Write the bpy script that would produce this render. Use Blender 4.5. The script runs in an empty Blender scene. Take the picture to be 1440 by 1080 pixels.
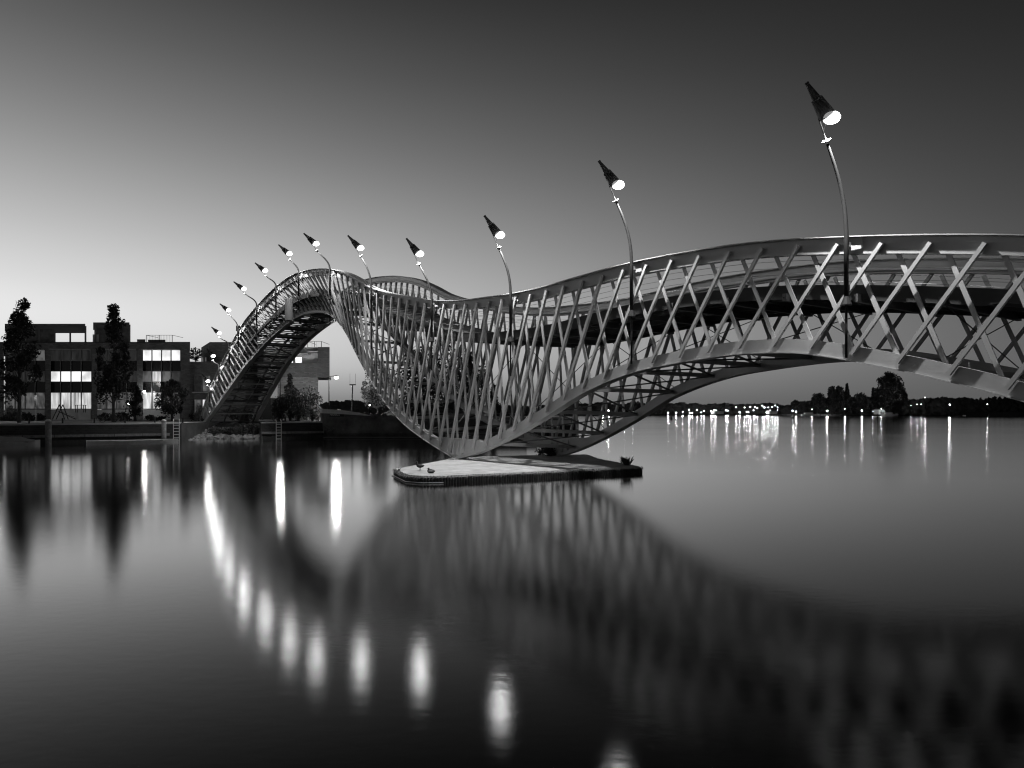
import bpy, bmesh, math, random
from mathutils import Vector, Matrix
R = math.radians
S = bpy.context.scene
COL = S.collection

# ------------------------------------------------------------------ camera
F = 1000.0; CH = 2.6                       # focal length in photo pixels, eye height in metres
cam_d = bpy.data.cameras.new("camera"); cam = bpy.data.objects.new("camera", cam_d); COL.objects.link(cam)
cam.location = (0, 0, CH); cam.rotation_euler = (R(90), 0, 0)
cam_d.sensor_width = 36; cam_d.lens = 25.0; cam_d.shift_y = 40/1440.0
cam_d.clip_start = 0.1; cam_d.clip_end = 9000
S.camera = cam

# ------------------------------------------------------------------ world: dusk sky, glow low on the left
W_ = bpy.data.worlds.new("World"); S.world = W_; W_.use_nodes = True
nt = W_.node_tree; nt.nodes.clear()
def wn(t, **k):
    n = nt.nodes.new(t)
    for a, b in k.items(): setattr(n, a, b)
    return n
def lin(v):                                 # display value 0..255 -> linear
    v /= 255.0
    return v/12.92 if v <= .04045 else ((v+.055)/1.055)**2.4
tc = wn('ShaderNodeTexCoord'); sep = wn('ShaderNodeSeparateXYZ'); nt.links.new(tc.outputs['Generated'], sep.inputs[0])
def ramp(stops, src):
    r = wn('ShaderNodeValToRGB'); r.color_ramp.interpolation = 'B_SPLINE'
    els = r.color_ramp.elements
    while len(els) > 1: els.remove(els[-1])
    els[0].position = stops[0][0]; els[0].color = (stops[0][1],)*3 + (1,)
    for p, v in stops[1:]:
        e = els.new(p); e.color = (v,)*3 + (1,)
    nt.links.new(src, r.inputs[0]); return r
# ramps run over elevation / 60 degrees
asin = wn('ShaderNodeMath', operation='ARCSINE'); nt.links.new(sep.outputs['Z'], asin.inputs[0])
el = wn('ShaderNodeMath', operation='MULTIPLY'); nt.links.new(asin.outputs[0], el.inputs[0]); el.inputs[1].default_value = 1/R(60)
def st(l): return [(max(0, e/60.0), lin(v)) for e, v in l]
left = ramp(st([(0, 125), (1.5, 158), (3.5, 222), (6.5, 243), (9, 226), (12.8, 194), (17, 158), (21, 126), (25, 99), (30, 62), (37, 42), (48, 30), (60, 24)]), el.outputs[0])
right = ramp(st([(0, 84), (2, 90), (5, 88), (9, 74), (14, 60), (20, 44), (26, 33), (35, 24), (50, 18), (60, 16)]), el.outputs[0])
# azimuth: dot of the horizontal direction with the glow's direction
comb = wn('ShaderNodeCombineXYZ'); nt.links.new(sep.outputs['X'], comb.inputs[0]); nt.links.new(sep.outputs['Y'], comb.inputs[1])
nrm = wn('ShaderNodeVectorMath', operation='NORMALIZE'); nt.links.new(comb.outputs[0], nrm.inputs[0])
dot = wn('ShaderNodeVectorMath', operation='DOT_PRODUCT'); nt.links.new(nrm.outputs[0], dot.inputs[0])
ga = R(-50); dot.inputs[1].default_value = (math.sin(ga), math.cos(ga), 0)
ac = wn('ShaderNodeMath', operation='ARCCOSINE'); nt.links.new(dot.outputs['Value'], ac.inputs[0])
mr = wn('ShaderNodeMapRange', interpolation_type='SMOOTHSTEP'); nt.links.new(ac.outputs[0], mr.inputs[0])
mr.inputs[1].default_value = R(0); mr.inputs[2].default_value = R(98)
mr.inputs[3].default_value = 1; mr.inputs[4].default_value = 0
mx = wn('ShaderNodeMix', data_type='RGBA'); nt.links.new(mr.outputs[0], mx.inputs[0])
nt.links.new(right.outputs[0], mx.inputs[6]); nt.links.new(left.outputs[0], mx.inputs[7])
bg = wn('ShaderNodeBackground'); nt.links.new(mx.outputs[2], bg.inputs[0]); bg.inputs[1].default_value = 1.0
wo = wn('ShaderNodeOutputWorld'); nt.links.new(bg.outputs[0], wo.inputs[0])

S.view_settings.view_transform = 'Standard'; S.view_settings.look = 'None'
S.view_settings.exposure = 0; S.view_settings.gamma = 1
S.cycles.use_denoising = True
S.cycles.max_bounces = 6; S.cycles.diffuse_bounces = 3; S.cycles.glossy_bounces = 3
S.cycles.sample_clamp_indirect = 4; S.cycles.filter_width = 1.15

LAMP = 210.0      # power of a bridge lamp's bulb
BEAM = 2300.0     # power of a bridge lamp's downward beam

# ------------------------------------------------------------------ helpers
def at(x, y, Y):   # photo pixel + distance -> world point
    return Vector(((x-720)/F*Y, Y, CH-(y-580)/F*Y))
def tag(o, label=None, cat=None, group=None, kind=None):
    if label: o['label'] = label
    if cat: o['category'] = cat
    if group: o['group'] = group
    if kind: o['kind'] = kind
    return o
def empty(name, loc, rz=0, label=None, cat=None, group=None):
    o = bpy.data.objects.new(name, None); COL.objects.link(o)
    o.location = loc; o.rotation_euler = (0, 0, rz); o.empty_display_size = .3
    return tag(o, label, cat, group)

class MB:
    def __init__(s): s.v = []; s.f = []; s.m = []; s.mi = 0
    def face(s, idx): s.f.append(tuple(idx)); s.m.append(s.mi)
    def add(s, vs, fs):
        n = len(s.v); s.v += [tuple(v) for v in vs]
        for f in fs: s.face([i+n for i in f])
    def box(s, a, b):
        x0, y0, z0 = a; x1, y1, z1 = b
        s.add([(x0,y0,z0),(x1,y0,z0),(x1,y1,z0),(x0,y1,z0),(x0,y0,z1),(x1,y0,z1),(x1,y1,z1),(x0,y1,z1)],
              [(0,3,2,1),(4,5,6,7),(0,1,5,4),(1,2,6,5),(2,3,7,6),(3,0,4,7)])
    def bar(s, p, q, w, d, side=None):   # rectangular bar from p to q; w measured along 'side'
        p = Vector(p); q = Vector(q); t = (q-p).normalized()
        side = Vector(side) if side is not None else (Vector((0,0,1)) if abs(t.z) < .9 else Vector((1,0,0))).cross(t)
        side = (side - t*side.dot(t)).normalized(); up = t.cross(side).normalized()
        vs = []
        for c in (p, q):
            for i, j in ((-1,-1),(1,-1),(1,1),(-1,1)): vs.append(c + side*(w/2*i) + up*(d/2*j))
        s.add(vs, [(0,3,2,1),(4,5,6,7),(0,1,5,4),(1,2,6,5),(2,3,7,6),(3,0,4,7)])
    def tube(s, pts, rad, n=8, cap=True):
        pts = [Vector(p) for p in pts]; rads = rad if isinstance(rad, (list, tuple)) else [rad]*len(pts)
        rings = []; ref = None
        for i, p in enumerate(pts):
            t = (pts[min(i+1, len(pts)-1)] - pts[max(i-1, 0)]).normalized()
            if ref is None: ref = Vector((0,0,1)) if abs(t.z) < .9 else Vector((1,0,0))
            a = (ref - t*ref.dot(t)).normalized(); b = t.cross(a); ref = a
            rings.append([p + a*(math.cos(2*math.pi*k/n)*rads[i]) + b*(math.sin(2*math.pi*k/n)*rads[i]) for k in range(n)])
        vs = [v for r in rings for v in r]; fs = []
        for i in range(len(pts)-1):
            for k in range(n):
                k2 = (k+1) % n; fs.append((i*n+k, i*n+k2, (i+1)*n+k2, (i+1)*n+k))
        if cap: fs.append(tuple(range(n))[::-1]); fs.append(tuple((len(pts)-1)*n+k for k in range(n)))
        s.add(vs, fs)
    def sweep(s, rows, closed=False, cap=True):   # rows: list of section rings with equal counts
        n = len(rows[0]); vs = [v for r in rows for v in r]; fs = []
        for i in range(len(rows)-1):
            for k in range(n):
                k2 = (k+1) % n; fs.append((i*n+k, (i+1)*n+k, (i+1)*n+k2, i*n+k2))
        if cap: fs.append(tuple(range(n))); fs.append(tuple((len(rows)-1)*n+k for k in range(n))[::-1])
        s.add(vs, fs)
    def prism(s, poly, z0, z1):
        n = len(poly); vs = [(x,y,z0) for x,y in poly] + [(x,y,z1) for x,y in poly]
        s.add(vs, [tuple(range(n))[::-1], tuple(range(n, 2*n))] + [(k, (k+1)%n, (k+1)%n+n, k+n) for k in range(n)])
    def block(s, a, b):        # box whose flanks run along the street's slant (turned plan)
        x0, y0, z0 = a; x1, y1, z1 = b; e0 = x0*y1/y0; e1 = x1*y1/y0
        s.add([(x0,y0,z0),(x1,y0,z0),(e1,y1,z0),(e0,y1,z0),(x0,y0,z1),(x1,y0,z1),(e1,y1,z1),(e0,y1,z1)],
              [(0,3,2,1),(4,5,6,7),(0,1,5,4),(1,2,6,5),(2,3,7,6),(3,0,4,7)])
    def ball(s, c, r, seg=12, rings=8):
        rx, ry, rz = r if isinstance(r, (tuple, list)) else (r, r, r); c = Vector(c)
        vs = [c+Vector((0,0,-rz))]
        for i in range(1, rings):
            a = -math.pi/2 + math.pi*i/rings
            for k in range(seg):
                b = 2*math.pi*k/seg; vs.append(c+Vector((rx*math.cos(a)*math.cos(b), ry*math.cos(a)*math.sin(b), rz*math.sin(a))))
        vs.append(c+Vector((0,0,rz))); fs = []
        for k in range(seg):
            fs.append((0, 1+(k+1)%seg, 1+k)); L = 1+(rings-2)*seg; fs.append((L+k, L+(k+1)%seg, len(vs)-1))
        for i in range(rings-2):
            for k in range(seg):
                a = 1+i*seg; fs.append((a+k, a+(k+1)%seg, a+seg+(k+1)%seg, a+seg+k))
        s.add(vs, fs)
    def build(s, name, mat, parent=None, smooth=False, origin=None):
        me = bpy.data.meshes.new(name)
        o0 = Vector(origin) if origin is not None else None
        vs = s.v if o0 is None else [tuple(Vector(v)-o0) for v in s.v]
        me.from_pydata(vs, [], s.f)
        mats = mat if isinstance(mat, (list, tuple)) else [mat]
        for m_ in mats: me.materials.append(m_)
        if len(mats) > 1: me.polygons.foreach_set('material_index', s.m)
        if smooth: me.polygons.foreach_set('use_smooth', [True]*len(s.f))
        me.update()
        o = bpy.data.objects.new(name, me); COL.objects.link(o)
        if o0 is not None: o.location = o0
        if parent is not None: o.parent = parent
        return o

def glow_light(parent, loc, r, power, name='bulb_light'):     # the light a globe gives off, centred on the globe
    sd = bpy.data.lights.new(name, 'POINT'); sd.energy = power; sd.shadow_soft_size = r
    o = bpy.data.objects.new(name, sd); COL.objects.link(o); o.parent = parent; o.location = loc; return o
def mat(name, c, rough=.6, metal=0, noise=0, scale=3, emit=None, bump=0, spec=.5, bscale=None, coords='Object'):
    m = bpy.data.materials.new(name); m.use_nodes = True; n = m.node_tree; b = n.nodes['Principled BSDF']
    b.inputs['Base Color'].default_value = (c, c, c, 1); b.inputs['Roughness'].default_value = rough
    b.inputs['Metallic'].default_value = metal; b.inputs['Specular IOR Level'].default_value = spec
    if noise or bump:
        t = n.nodes.new('ShaderNodeTexCoord')
        x = n.nodes.new('ShaderNodeTexNoise'); x.inputs['Scale'].default_value = scale; x.inputs['Detail'].default_value = 5
        x.inputs['Roughness'].default_value = .65
        n.links.new(t.outputs[coords], x.inputs['Vector'])
        if noise:
            r = n.nodes.new('ShaderNodeMapRange'); r.inputs[1].default_value = .3; r.inputs[2].default_value = .7
            r.inputs[3].default_value = c*(1-noise); r.inputs[4].default_value = c*(1+noise)
            n.links.new(x.outputs[0], r.inputs[0]); n.links.new(r.outputs[0], b.inputs['Base Color'])
        if bump:
            y = x
            if bscale:
                y = n.nodes.new('ShaderNodeTexNoise'); y.inputs['Scale'].default_value = bscale
                n.links.new(t.outputs[coords], y.inputs['Vector'])
            u = n.nodes.new('ShaderNodeBump'); u.inputs['Strength'].default_value = bump; u.inputs['Distance'].default_value = .05
            n.links.new(y.outputs[0], u.inputs['Height']); n.links.new(u.outputs[0], b.inputs['Normal'])
    if emit:
        b.inputs['Emission Color'].default_value = (1,1,1,1); b.inputs['Emission Strength'].default_value = emit
    return m

def brickmat(name, c, mortar, scale=1.0, rough=.85):
    m = mat(name, c, rough); n = m.node_tree; b = n.nodes['Principled BSDF']
    t = n.nodes.new('ShaderNodeTexCoord'); s_ = n.nodes.new('ShaderNodeSeparateXYZ'); a = n.nodes.new('ShaderNodeMath'); a.operation = 'ADD'
    cx = n.nodes.new('ShaderNodeCombineXYZ'); k = n.nodes.new('ShaderNodeTexBrick')
    n.links.new(t.outputs['Object'], s_.inputs[0]); n.links.new(s_.outputs[0], a.inputs[0]); n.links.new(s_.outputs[1], a.inputs[1])
    n.links.new(a.outputs[0], cx.inputs[0]); n.links.new(s_.outputs[2], cx.inputs[1]); n.links.new(cx.outputs[0], k.inputs[0])
    k.inputs['Color1'].default_value = (c*.75,)*3+(1,); k.inputs['Color2'].default_value = (c*1.3,)*3+(1,)
    k.inputs['Mortar'].default_value = (mortar,)*3+(1,); k.inputs['Scale'].default_value = scale
    k.inputs['Brick Width'].default_value = .44; k.inputs['Row Height'].default_value = .16; k.inputs['Mortar Size'].default_value = .015
    x = n.nodes.new('ShaderNodeTexNoise'); x.inputs['Scale'].default_value = .6; x.inputs['Detail'].default_value = 6
    n.links.new(t.outputs['Object'], x.inputs['Vector'])
    q = n.nodes.new('ShaderNodeMix'); q.data_type = 'RGBA'; q.blend_type = 'MULTIPLY'; q.inputs[0].default_value = .6
    n.links.new(k.outputs[0], q.inputs[6]); n.links.new(x.outputs[0], q.inputs[7]); n.links.new(q.outputs[2], b.inputs['Base Color'])
    return m

def glowmat(name, lo, hi, sx=3.0, sy=.5, base=.2):   # lit window: curtains and things inside vary its glow
    m = mat(name, base, .3); n = m.node_tree; b = n.nodes['Principled BSDF']
    t = n.nodes.new('ShaderNodeTexCoord'); mp = n.nodes.new('ShaderNodeMapping'); mp.inputs['Scale'].default_value = (sx, sx, sy)
    x = n.nodes.new('ShaderNodeTexNoise'); x.inputs['Scale'].default_value = 1.0; x.inputs['Detail'].default_value = 4
    r = n.nodes.new('ShaderNodeMapRange'); r.inputs[1].default_value = .35; r.inputs[2].default_value = .65
    r.inputs[3].default_value = lo; r.inputs[4].default_value = hi
    n.links.new(t.outputs['Object'], mp.inputs[0]); n.links.new(mp.outputs[0], x.inputs['Vector']); n.links.new(x.outputs[0], r.inputs[0])
    b.inputs['Emission Color'].default_value = (1,1,1,1); n.links.new(r.outputs[0], b.inputs['Emission Strength'])
    return m

M = dict(
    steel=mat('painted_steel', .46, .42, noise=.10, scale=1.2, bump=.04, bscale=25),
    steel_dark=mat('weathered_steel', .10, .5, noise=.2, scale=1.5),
    rail=mat('steel_rail', .6, .25, metal=.6),
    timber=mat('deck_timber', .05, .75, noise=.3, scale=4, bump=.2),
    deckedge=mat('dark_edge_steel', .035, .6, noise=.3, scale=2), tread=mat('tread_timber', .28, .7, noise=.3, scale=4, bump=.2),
    pole=mat('lamp_pole_metal', .03, .6, spec=.2),
    shade=mat('lamp_shade_metal', .12, .4, noise=.1),
    globe=mat('lamp_globe', .8, .4, emit=9),
    concrete=mat('concrete', .42, .85, noise=.2, scale=2.5, bump=.3, bscale=12),
    quay=brickmat('quay_brick', .06, .09),
    brick=brickmat('dark_brick', .26, .2), brickdark=brickmat('very_dark_brick', .17, .13),
    brick2=brickmat('brown_brick', .34, .26),
    render=mat('pale_render', .68, .8, noise=.12, scale=.8),
    frame=mat('window_frame', .2, .5),
    spandrel=mat('spandrel_glass', .012, .12),
    glass=mat('dark_glass', .02, .08, noise=.3, scale=.4, spec=.8),
    curtain=mat('net_curtain', .16, .8, noise=.5, scale=1.5),
    lit=glowmat('lit_room', .65, 1.25, .7, .7), litsoft=glowmat('lit_curtain', .22, .85, 2.6, .35),
    litdim=glowmat('dim_room', .008, .11, 1.8, .8), litflat=glowmat('flat_lit_room', 1.1, 1.5, .5, .5), faint=glowmat('faint_room', .003, .022, 2.4, .5, .08),
    bark=mat('bark', .10, .9, noise=.4, scale=6, bump=.5), barkpale=mat('pale_bark', .3, .9, noise=.4, scale=5, bump=.4),
    leaf=mat('leaf', .055, .55, noise=.5, scale=1.2), leafdark=mat('dark_leaf', .035, .6, noise=.4, scale=1.2),
    leafpale=mat('pale_leaf', .24, .5, noise=.4, scale=1.2), hazeleaf=mat('haze_tinted_leaf', .16, .9, noise=.3, scale=.05), farleaf=mat('far_leaf', .045, .8, noise=.4, scale=.05),  # hazeleaf: distance haze is put into its lighter colour
    asphalt=mat('asphalt', .07, .85, noise=.2, scale=2), paving=mat('paving', .38, .8, noise=.2, scale=1.5),
    kerb=mat('kerbstone', .5, .8, noise=.15, scale=3), grass=mat('grass_ground', .06, .9, noise=.5, scale=.8),
    shore=mat('far_ground', .035, .9, noise=.4, scale=.03),
    wood=mat('weathered_wood', .24, .85, noise=.35, scale=5, bump=.5), darkwood=mat('dark_wet_wood', .05, .8, noise=.4, scale=5, bump=.4),
    stone=mat('rock', .20, .85, noise=.35, scale=3, bump=.5), hull=mat('dappled_black_hull', .11, .5, noise=.85, scale=.45, bump=.2),  # hull mottling: lamplight and tree shadows put into its colour
    white=mat('white_paint', .75, .5, noise=.12, scale=2), grey=mat('grey_paint', .3, .5, noise=.1, scale=2),
    black=mat('black_metal', .02, .4), duckdark=mat('duck_feather', .03, .7, noise=.5, scale=20), duckpale=mat('duck_pale', .3, .7),
    beak=mat('duck_beak', .2, .4), tent=mat('canvas', .4, .8, noise=.1),
    islandtop=mat('island_gravel', .55, .9, noise=.28, scale=1.6, bump=.5, bscale=30), fender=mat('fender_board', .035, .85, noise=.6, scale=6, bump=.6),
    fringe=mat('dry_moss', .28, .9, noise=.5, scale=8), wallglobe=mat('wall_globe', .8, .4, emit=10), farglobe=mat('far_lamp_globe', .8, .4, emit=10), farglobe2=mat('far_lamp_bright', .8, .4, emit=10),
    streetglobe=mat('street_globe', .8, .4, emit=10), smallglobe=mat('small_globe', .8, .4, emit=25),
)

for k_ in ('globe','farglobe','farglobe2','wallglobe','streetglobe'): M[k_].cycles.emission_sampling = 'NONE'
# the lamp hoods are thin frosted sheet that lets some light through
n = M['shade'].node_tree; b = n.nodes['Principled BSDF']; tl = n.nodes.new('ShaderNodeBsdfTranslucent'); tl.inputs[0].default_value = (.03,.03,.03,1)
tr_ = n.nodes.new('ShaderNodeBsdfTransparent'); tr_.inputs[0].default_value = (.6,.6,.6,1); m1 = n.nodes.new('ShaderNodeMixShader'); m2 = n.nodes.new('ShaderNodeMixShader'); m1.inputs[0].default_value = .5; m2.inputs[0].default_value = .28
n.links.new(b.outputs[0], m1.inputs[1]); n.links.new(tl.outputs[0], m1.inputs[2]); n.links.new(m1.outputs[0], m2.inputs[1]); n.links.new(tr_.outputs[0], m2.inputs[2]); n.links.new(m2.outputs[0], n.nodes['Material Output'].inputs[0])
# ------------------------------------------------------------------ water
wm = bpy.data.materials.new('lake_water'); wm.use_nodes = True; n = wm.node_tree; n.nodes.clear()
out = n.nodes.new('ShaderNodeOutputMaterial'); gl = n.nodes.new('ShaderNodeBsdfAnisotropic'); gl.distribution = 'BECKMANN'; di = n.nodes.new('ShaderNodeBsdfDiffuse')
di.inputs[0].default_value = (.006,.006,.006,1); fr = n.nodes.new('ShaderNodeFresnel'); fr.inputs[0].default_value = 1.36; mxs = n.nodes.new('ShaderNodeMixShader')
fm = n.nodes.new('ShaderNodeMath'); fm.operation = 'MULTIPLY_ADD'; fm.use_clamp = True; fm.inputs[1].default_value = 1.75; fm.inputs[2].default_value = -.085; n.links.new(fr.outputs[0], fm.inputs[0]); n.links.new(fm.outputs[0], mxs.inputs[0]); n.links.new(di.outputs[0], mxs.inputs[1]); n.links.new(gl.outputs[0], mxs.inputs[2]); n.links.new(mxs.outputs[0], out.inputs[0])
gl.inputs['Color'].default_value = (1,1,1,1)
t = n.nodes.new('ShaderNodeTexCoord'); x1 = n.nodes.new('ShaderNodeTexNoise'); x1.inputs['Scale'].default_value = 5; x1.inputs['Detail'].default_value = 2
mp = n.nodes.new('ShaderNodeMapping'); mp.inputs['Scale'].default_value = (.8, 1.4, 1)
n.links.new(t.outputs['Object'], mp.inputs[0]); n.links.new(mp.outputs[0], x1.inputs['Vector'])
x2 = n.nodes.new('ShaderNodeTexNoise'); x2.inputs['Scale'].default_value = .05; x2.inputs['Detail'].default_value = 3
mp2 = n.nodes.new('ShaderNodeMapping'); mp2.inputs['Scale'].default_value = (.25, 2.0, 1)
n.links.new(t.outputs['Object'], mp2.inputs[0]); n.links.new(mp2.outputs[0], x2.inputs['Vector'])
rr = n.nodes.new('ShaderNodeMapRange'); rr.inputs[1].default_value = .3; rr.inputs[2].default_value = .7; rr.inputs[3].default_value = .118; rr.inputs[4].default_value = .148
n.links.new(x2.outputs[0], rr.inputs[0]); n.links.new(rr.outputs[0], gl.inputs['Roughness'])
bu = n.nodes.new('ShaderNodeBump'); bu.inputs['Strength'].default_value = .04; bu.inputs['Distance'].default_value = .02
n.links.new(x1.outputs[0], bu.inputs['Height']); n.links.new(bu.outputs[0], gl.inputs['Normal'])
w = MB(); w.add([(-3000,-500,0),(3000,-500,0),(3000,6000,0),(-3000,6000,0)], [(0,1,2,3)])
tag(w.build('water', wm), kind='structure')

# ------------------------------------------------------------------ bridge geometry
U = Vector((-.5948, .8038, 0)); N = Vector((.8038, .5948, 0)); C0 = 18.708; WID = 5.4
def P(s, off, z): return Vector((23.275-.74*s, s, z)) + N*off
def interp(tab, x):
    if x <= tab[0][0]: return tab[0][1]
    for (a, b), (c, d) in zip(tab, tab[1:]):
        if x <= c: return b + (d-b)*(x-a)/(c-a)
    return tab[-1][1]
class Curve:   # monotone-in-x smooth interpolation
    def __init__(s, pts):
        pts = sorted(pts); s.x = [p[0] for p in pts]; s.y = [p[1] for p in pts]; n = len(pts)
        d = [(s.y[i+1]-s.y[i])/(s.x[i+1]-s.x[i]) for i in range(n-1)]
        s.m = [d[0]] + [(d[i-1]*(s.x[i+1]-s.x[i])+d[i]*(s.x[i]-s.x[i-1]))/(s.x[i+1]-s.x[i-1]) for i in range(1, n-1)] + [d[-1]]
    def __call__(s, x):
        if x <= s.x[0]: return s.y[0]+s.m[0]*(x-s.x[0])
        if x >= s.x[-1]: return s.y[-1]+s.m[-1]*(x-s.x[-1])
        import bisect
        i = bisect.bisect_right(s.x, x)-1; h = s.x[i+1]-s.x[i]; t = (x-s.x[i])/h
        return ((2*t**3-3*t**2+1)*s.y[i]+(t**3-2*t**2+t)*h*s.m[i]+(-2*t**3+3*t**2)*s.y[i+1]+(t**3-t**2)*h*s.m[i+1])
def px2s(x, y, a):
    Y = (C0+a)/(.8038*(x-720)/F+.5948); return Y-.5948*a, CH-(y-580)/F*Y
inset_px = [(285,.1),(320,.6),(347,.9),(388,1.15),(450,1.2),(480,1.1),(520,.6),(560,.2),(600,0)]
toppx = [(292,566),(302.6,539),(314.5,512.7),(329,484.5),(344,458),(359,438.6),(373.8,422.3),(388.6,407.5),(403.4,395.6),(418,386.7),(433,381.7),(448,379.3),(462.7,378.7),(477.5,380.8),(492.4,385.8),(507,393.5),(522,403),(536.8,409),(551.6,412.8),(566.5,415.5),(607.5,422.3),(658,423),(687.5,419.3),(717,415.5),(759,407.5),(818.6,391),(878,375),(937,362.5),(996.5,352.5),(1044,345.7),(1100,340.3),(1186.7,336),(1251,334),(1334,332.8),(1440,333.9)]
botpx = [(287,599),(302.6,578),(317.4,557),(332,536.4),(347,515.7),(362,498),(376.7,481.6),(388.6,470.6),(403.4,457.9),(418,447.5),(433,441),(448,439),(459.7,440),(471.6,446),(480.5,455),(489.4,468),(501,490.5),(516,518.6),(531,544),(545.7,566),(569,593),(598.6,616.5),(634,638.7),(645,645),(663.8,640),(717,616.4),(776.5,582.4),(818.6,555.7),(848,541),(878,529),(907.5,520),(944,512.5),(996.5,503.5),(1044,497.5),(1090,495.6),(1122,495.8),(1166.7,501),(1200,506.7),(1223,511),(1279,522),(1334,534.7),(1390,548.6),(1440,562.5)]
top_pts = [px2s(x, y, 0) for x, y in toppx] + [(76.3, 1.9), (14.5, 6.05), (13, 5.4), (11.5, 4.5), (10, 3.3), (8.6, 1.7)]
ins_s = Curve([(px2s(x, 500, a)[0], a) for x, a in inset_px] + [(80, 0), (30, 0), (20, 0), (8, 0)])
bl, br = [], []
for x, y in botpx:
    q = px2s(x, y, interp(inset_px, x)); 
    if x <= 645: bl.append(q)
    if x >= 645: br.append(q)
br += [(14.5, 2.27), (13, 1.68), (11, .95), (9.0, .3)]
CB1, CB2 = Curve(bl), Curve(br); TIP = px2s(645, 645, 0)[0]
HT = Curve(top_pts)
def HB(s): return CB1(s) if s > TIP else CB2(s)
S0, S1 = 9.0, 76.0
DD = [(9, 1.1), (24, 1.30), (28, 1.42), (33, 1.58), (37, 1.55), (42, 1.45), (50, 1.4), (70, 1.35), (76, 1.0)]
def HD(s): return max(1.66, HT(s)-interp(DD, s))
def OB(s, side): a = max(0, ins_s(s)); return a if side == 0 else WID-a     # bottom chord offset
def slope(f, s): return (f(s+.05)-f(s-.05))/(.1/.8038)

ss = [S0 + i*.35 for i in range(int((S1-S0)/.35)+1)] + [S1]
def chord(f, off, depth, width, below, flange, s_list):
    rows = []; fl = []
    for s in s_list:
        k = slope(f, s); c = 1/math.sqrt(1+k*k); nz = Vector((0,0,c)) - U*(k*c)   # normal in the truss plane
        p0 = P(s, off(s), f(s))
        if below: a, b_ = p0 - nz*depth, p0
        else: a, b_ = p0, p0 + nz*depth
        rows.append([a-N*width/2, a+N*width/2, b_+N*width/2, b_-N*width/2])
        fc = b_ if flange == 'top' else a
        sg = 1 if flange == 'top' else -1
        ov = .17 if flange == 'top' else .06
        fl.append([fc-N*(width/2+ov)+nz*.002*sg, fc+N*(width/2+ov)+nz*.002*sg, fc+N*(width/2+ov)+nz*.03*sg, fc-N*(width/2+ov)+nz*.03*sg])
    m = MB(); m.sweep(rows); m.sweep(fl); return m

bridge = empty('footbridge', P(TIP, 0, .3), 0, 'long undulating steel truss footbridge with two humps dipping to a small island', 'bridge')
BO = Vector(bridge.location)
def bpart(m, name, material, **k):
    o = m.build(name, material, bridge, origin=BO, **k); o.location = (0, 0, 0); return o
for side in (0, 1):
    dz = 0 if side == 0 else .12
    bpart(chord(lambda s: HT(s)+dz, lambda s: side*WID, .42, .26, True, 'top', ss), 'top_chord', M['steel'])
    so = 0 if side == 0 else -1.2
    left_s = [TIP + so + (S1-TIP-so)*i/110 for i in range(111)]
    right_s = [S0 + (TIP+so-S0)*i/80 for i in range(81)]
    fb = (lambda s: HB(s)) if side == 0 else (lambda s: (CB1(s) if s > TIP+so else CB2(s)))
    # the far truss comes down a little nearer than the near one
    def hb2(s, side=side, so=so):
        if side == 0: return HB(s)
        u = max(0, 1-abs(s-TIP)/7.0); return HB(s - so*u) if abs(s-TIP) < 7 else HB(s)
    for lst in (left_s, right_s):
        bpart(chord(hb2, lambda s: OB(s, side), .38, .30, False, 'bottom', lst), 'bottom_chord', M['steel'])
    # gusset plate and pad where the two slopes meet
    g = MB(); off = side*WID; tp = TIP+so
    for sgn in (-.03, .03):
        pass
    pl = [(tp-2.0, hb2(tp-2.0)+.30), (tp, .36), (tp+1.1, hb2(tp+1.1)+.30), (tp+1.1, 1.32), (tp-1.3, 1.32)]
    a_ = [P(s, off-.145, z) for s, z in pl]; b_ = [P(s, off+.145, z) for s, z in pl]
    g.add(a_+b_, [(0,1,2,3,4), (9,8,7,6,5)] + [(k, (k+1)%5+0, (k+1)%5+5, k+5) for k in range(5)])
    for d in (-.55, -.2, .15, .5):
        q = P(tp+d, off-.15, .46+abs(d)*.35); q2 = P(tp+d, off-.15, 1.25)
        g.add([q-U*.02, q+U*.02, q2+U*.02-U*.0, q2-U*.02, P(tp+d, off-.30, .5+abs(d)*.3)], [(0,4,3),(1,2,4),(0,1,4),(4,2,3)])
    bpart(g, 'gusset_plate', M['steel'])
    g = MB(); p = P(tp, off, .30); g.bar(p-N*.45-Vector((0,0,.0)), p+N*.45, .5, .10, U); g.bar(p-N*.25+Vector((0,0,.08)), p+N*.25+Vector((0,0,.08)), .3, .08, U)
    bpart(g, 'bearing', M['concrete'])

# diagonals
PITCH = [(9,1.0),(17,.95),(23,.92),(28,.87),(33,.80),(37,.77),(41,.75),(45,.705),(50,.67),(57,.65),(76,.62)]
FS = [(9,1.55),(18,1.58),(22,1.6),(25,1.72),(30,1.85),(35,2.0),(37,1.9),(38.3,1.8),(39.1,1.6),(40,1.3),(41.5,1.0),(43,.6),(44.5,.25),(46,-.2),(48,-.6),(51,-.9),(60,-.8),(76,-.5)]
BS = [(9,-.93),(27,-.93),(34,-.4),(38,-.8),(41,-1.2),(43,-1.8),(46,-2.4),(50,-2.7),(58,-2.7),(76,-2.0)]
tops = [18.39]
while tops[-1] < 74.5: tops.append(tops[-1]+interp(PITCH, tops[-1]))
t0 = 18.39
while t0 > 10.5: t0 -= interp(PITCH, t0); tops.insert(0, t0)
diag = {'outer_diagonal': [], 'inner_diagonal': []}
def hb_side(s, side):
    if side == 0: return HB(s)
    so = -1.2; u = max(0, 1-abs(s-TIP)/7.0); return HB(s-so*u)
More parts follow.
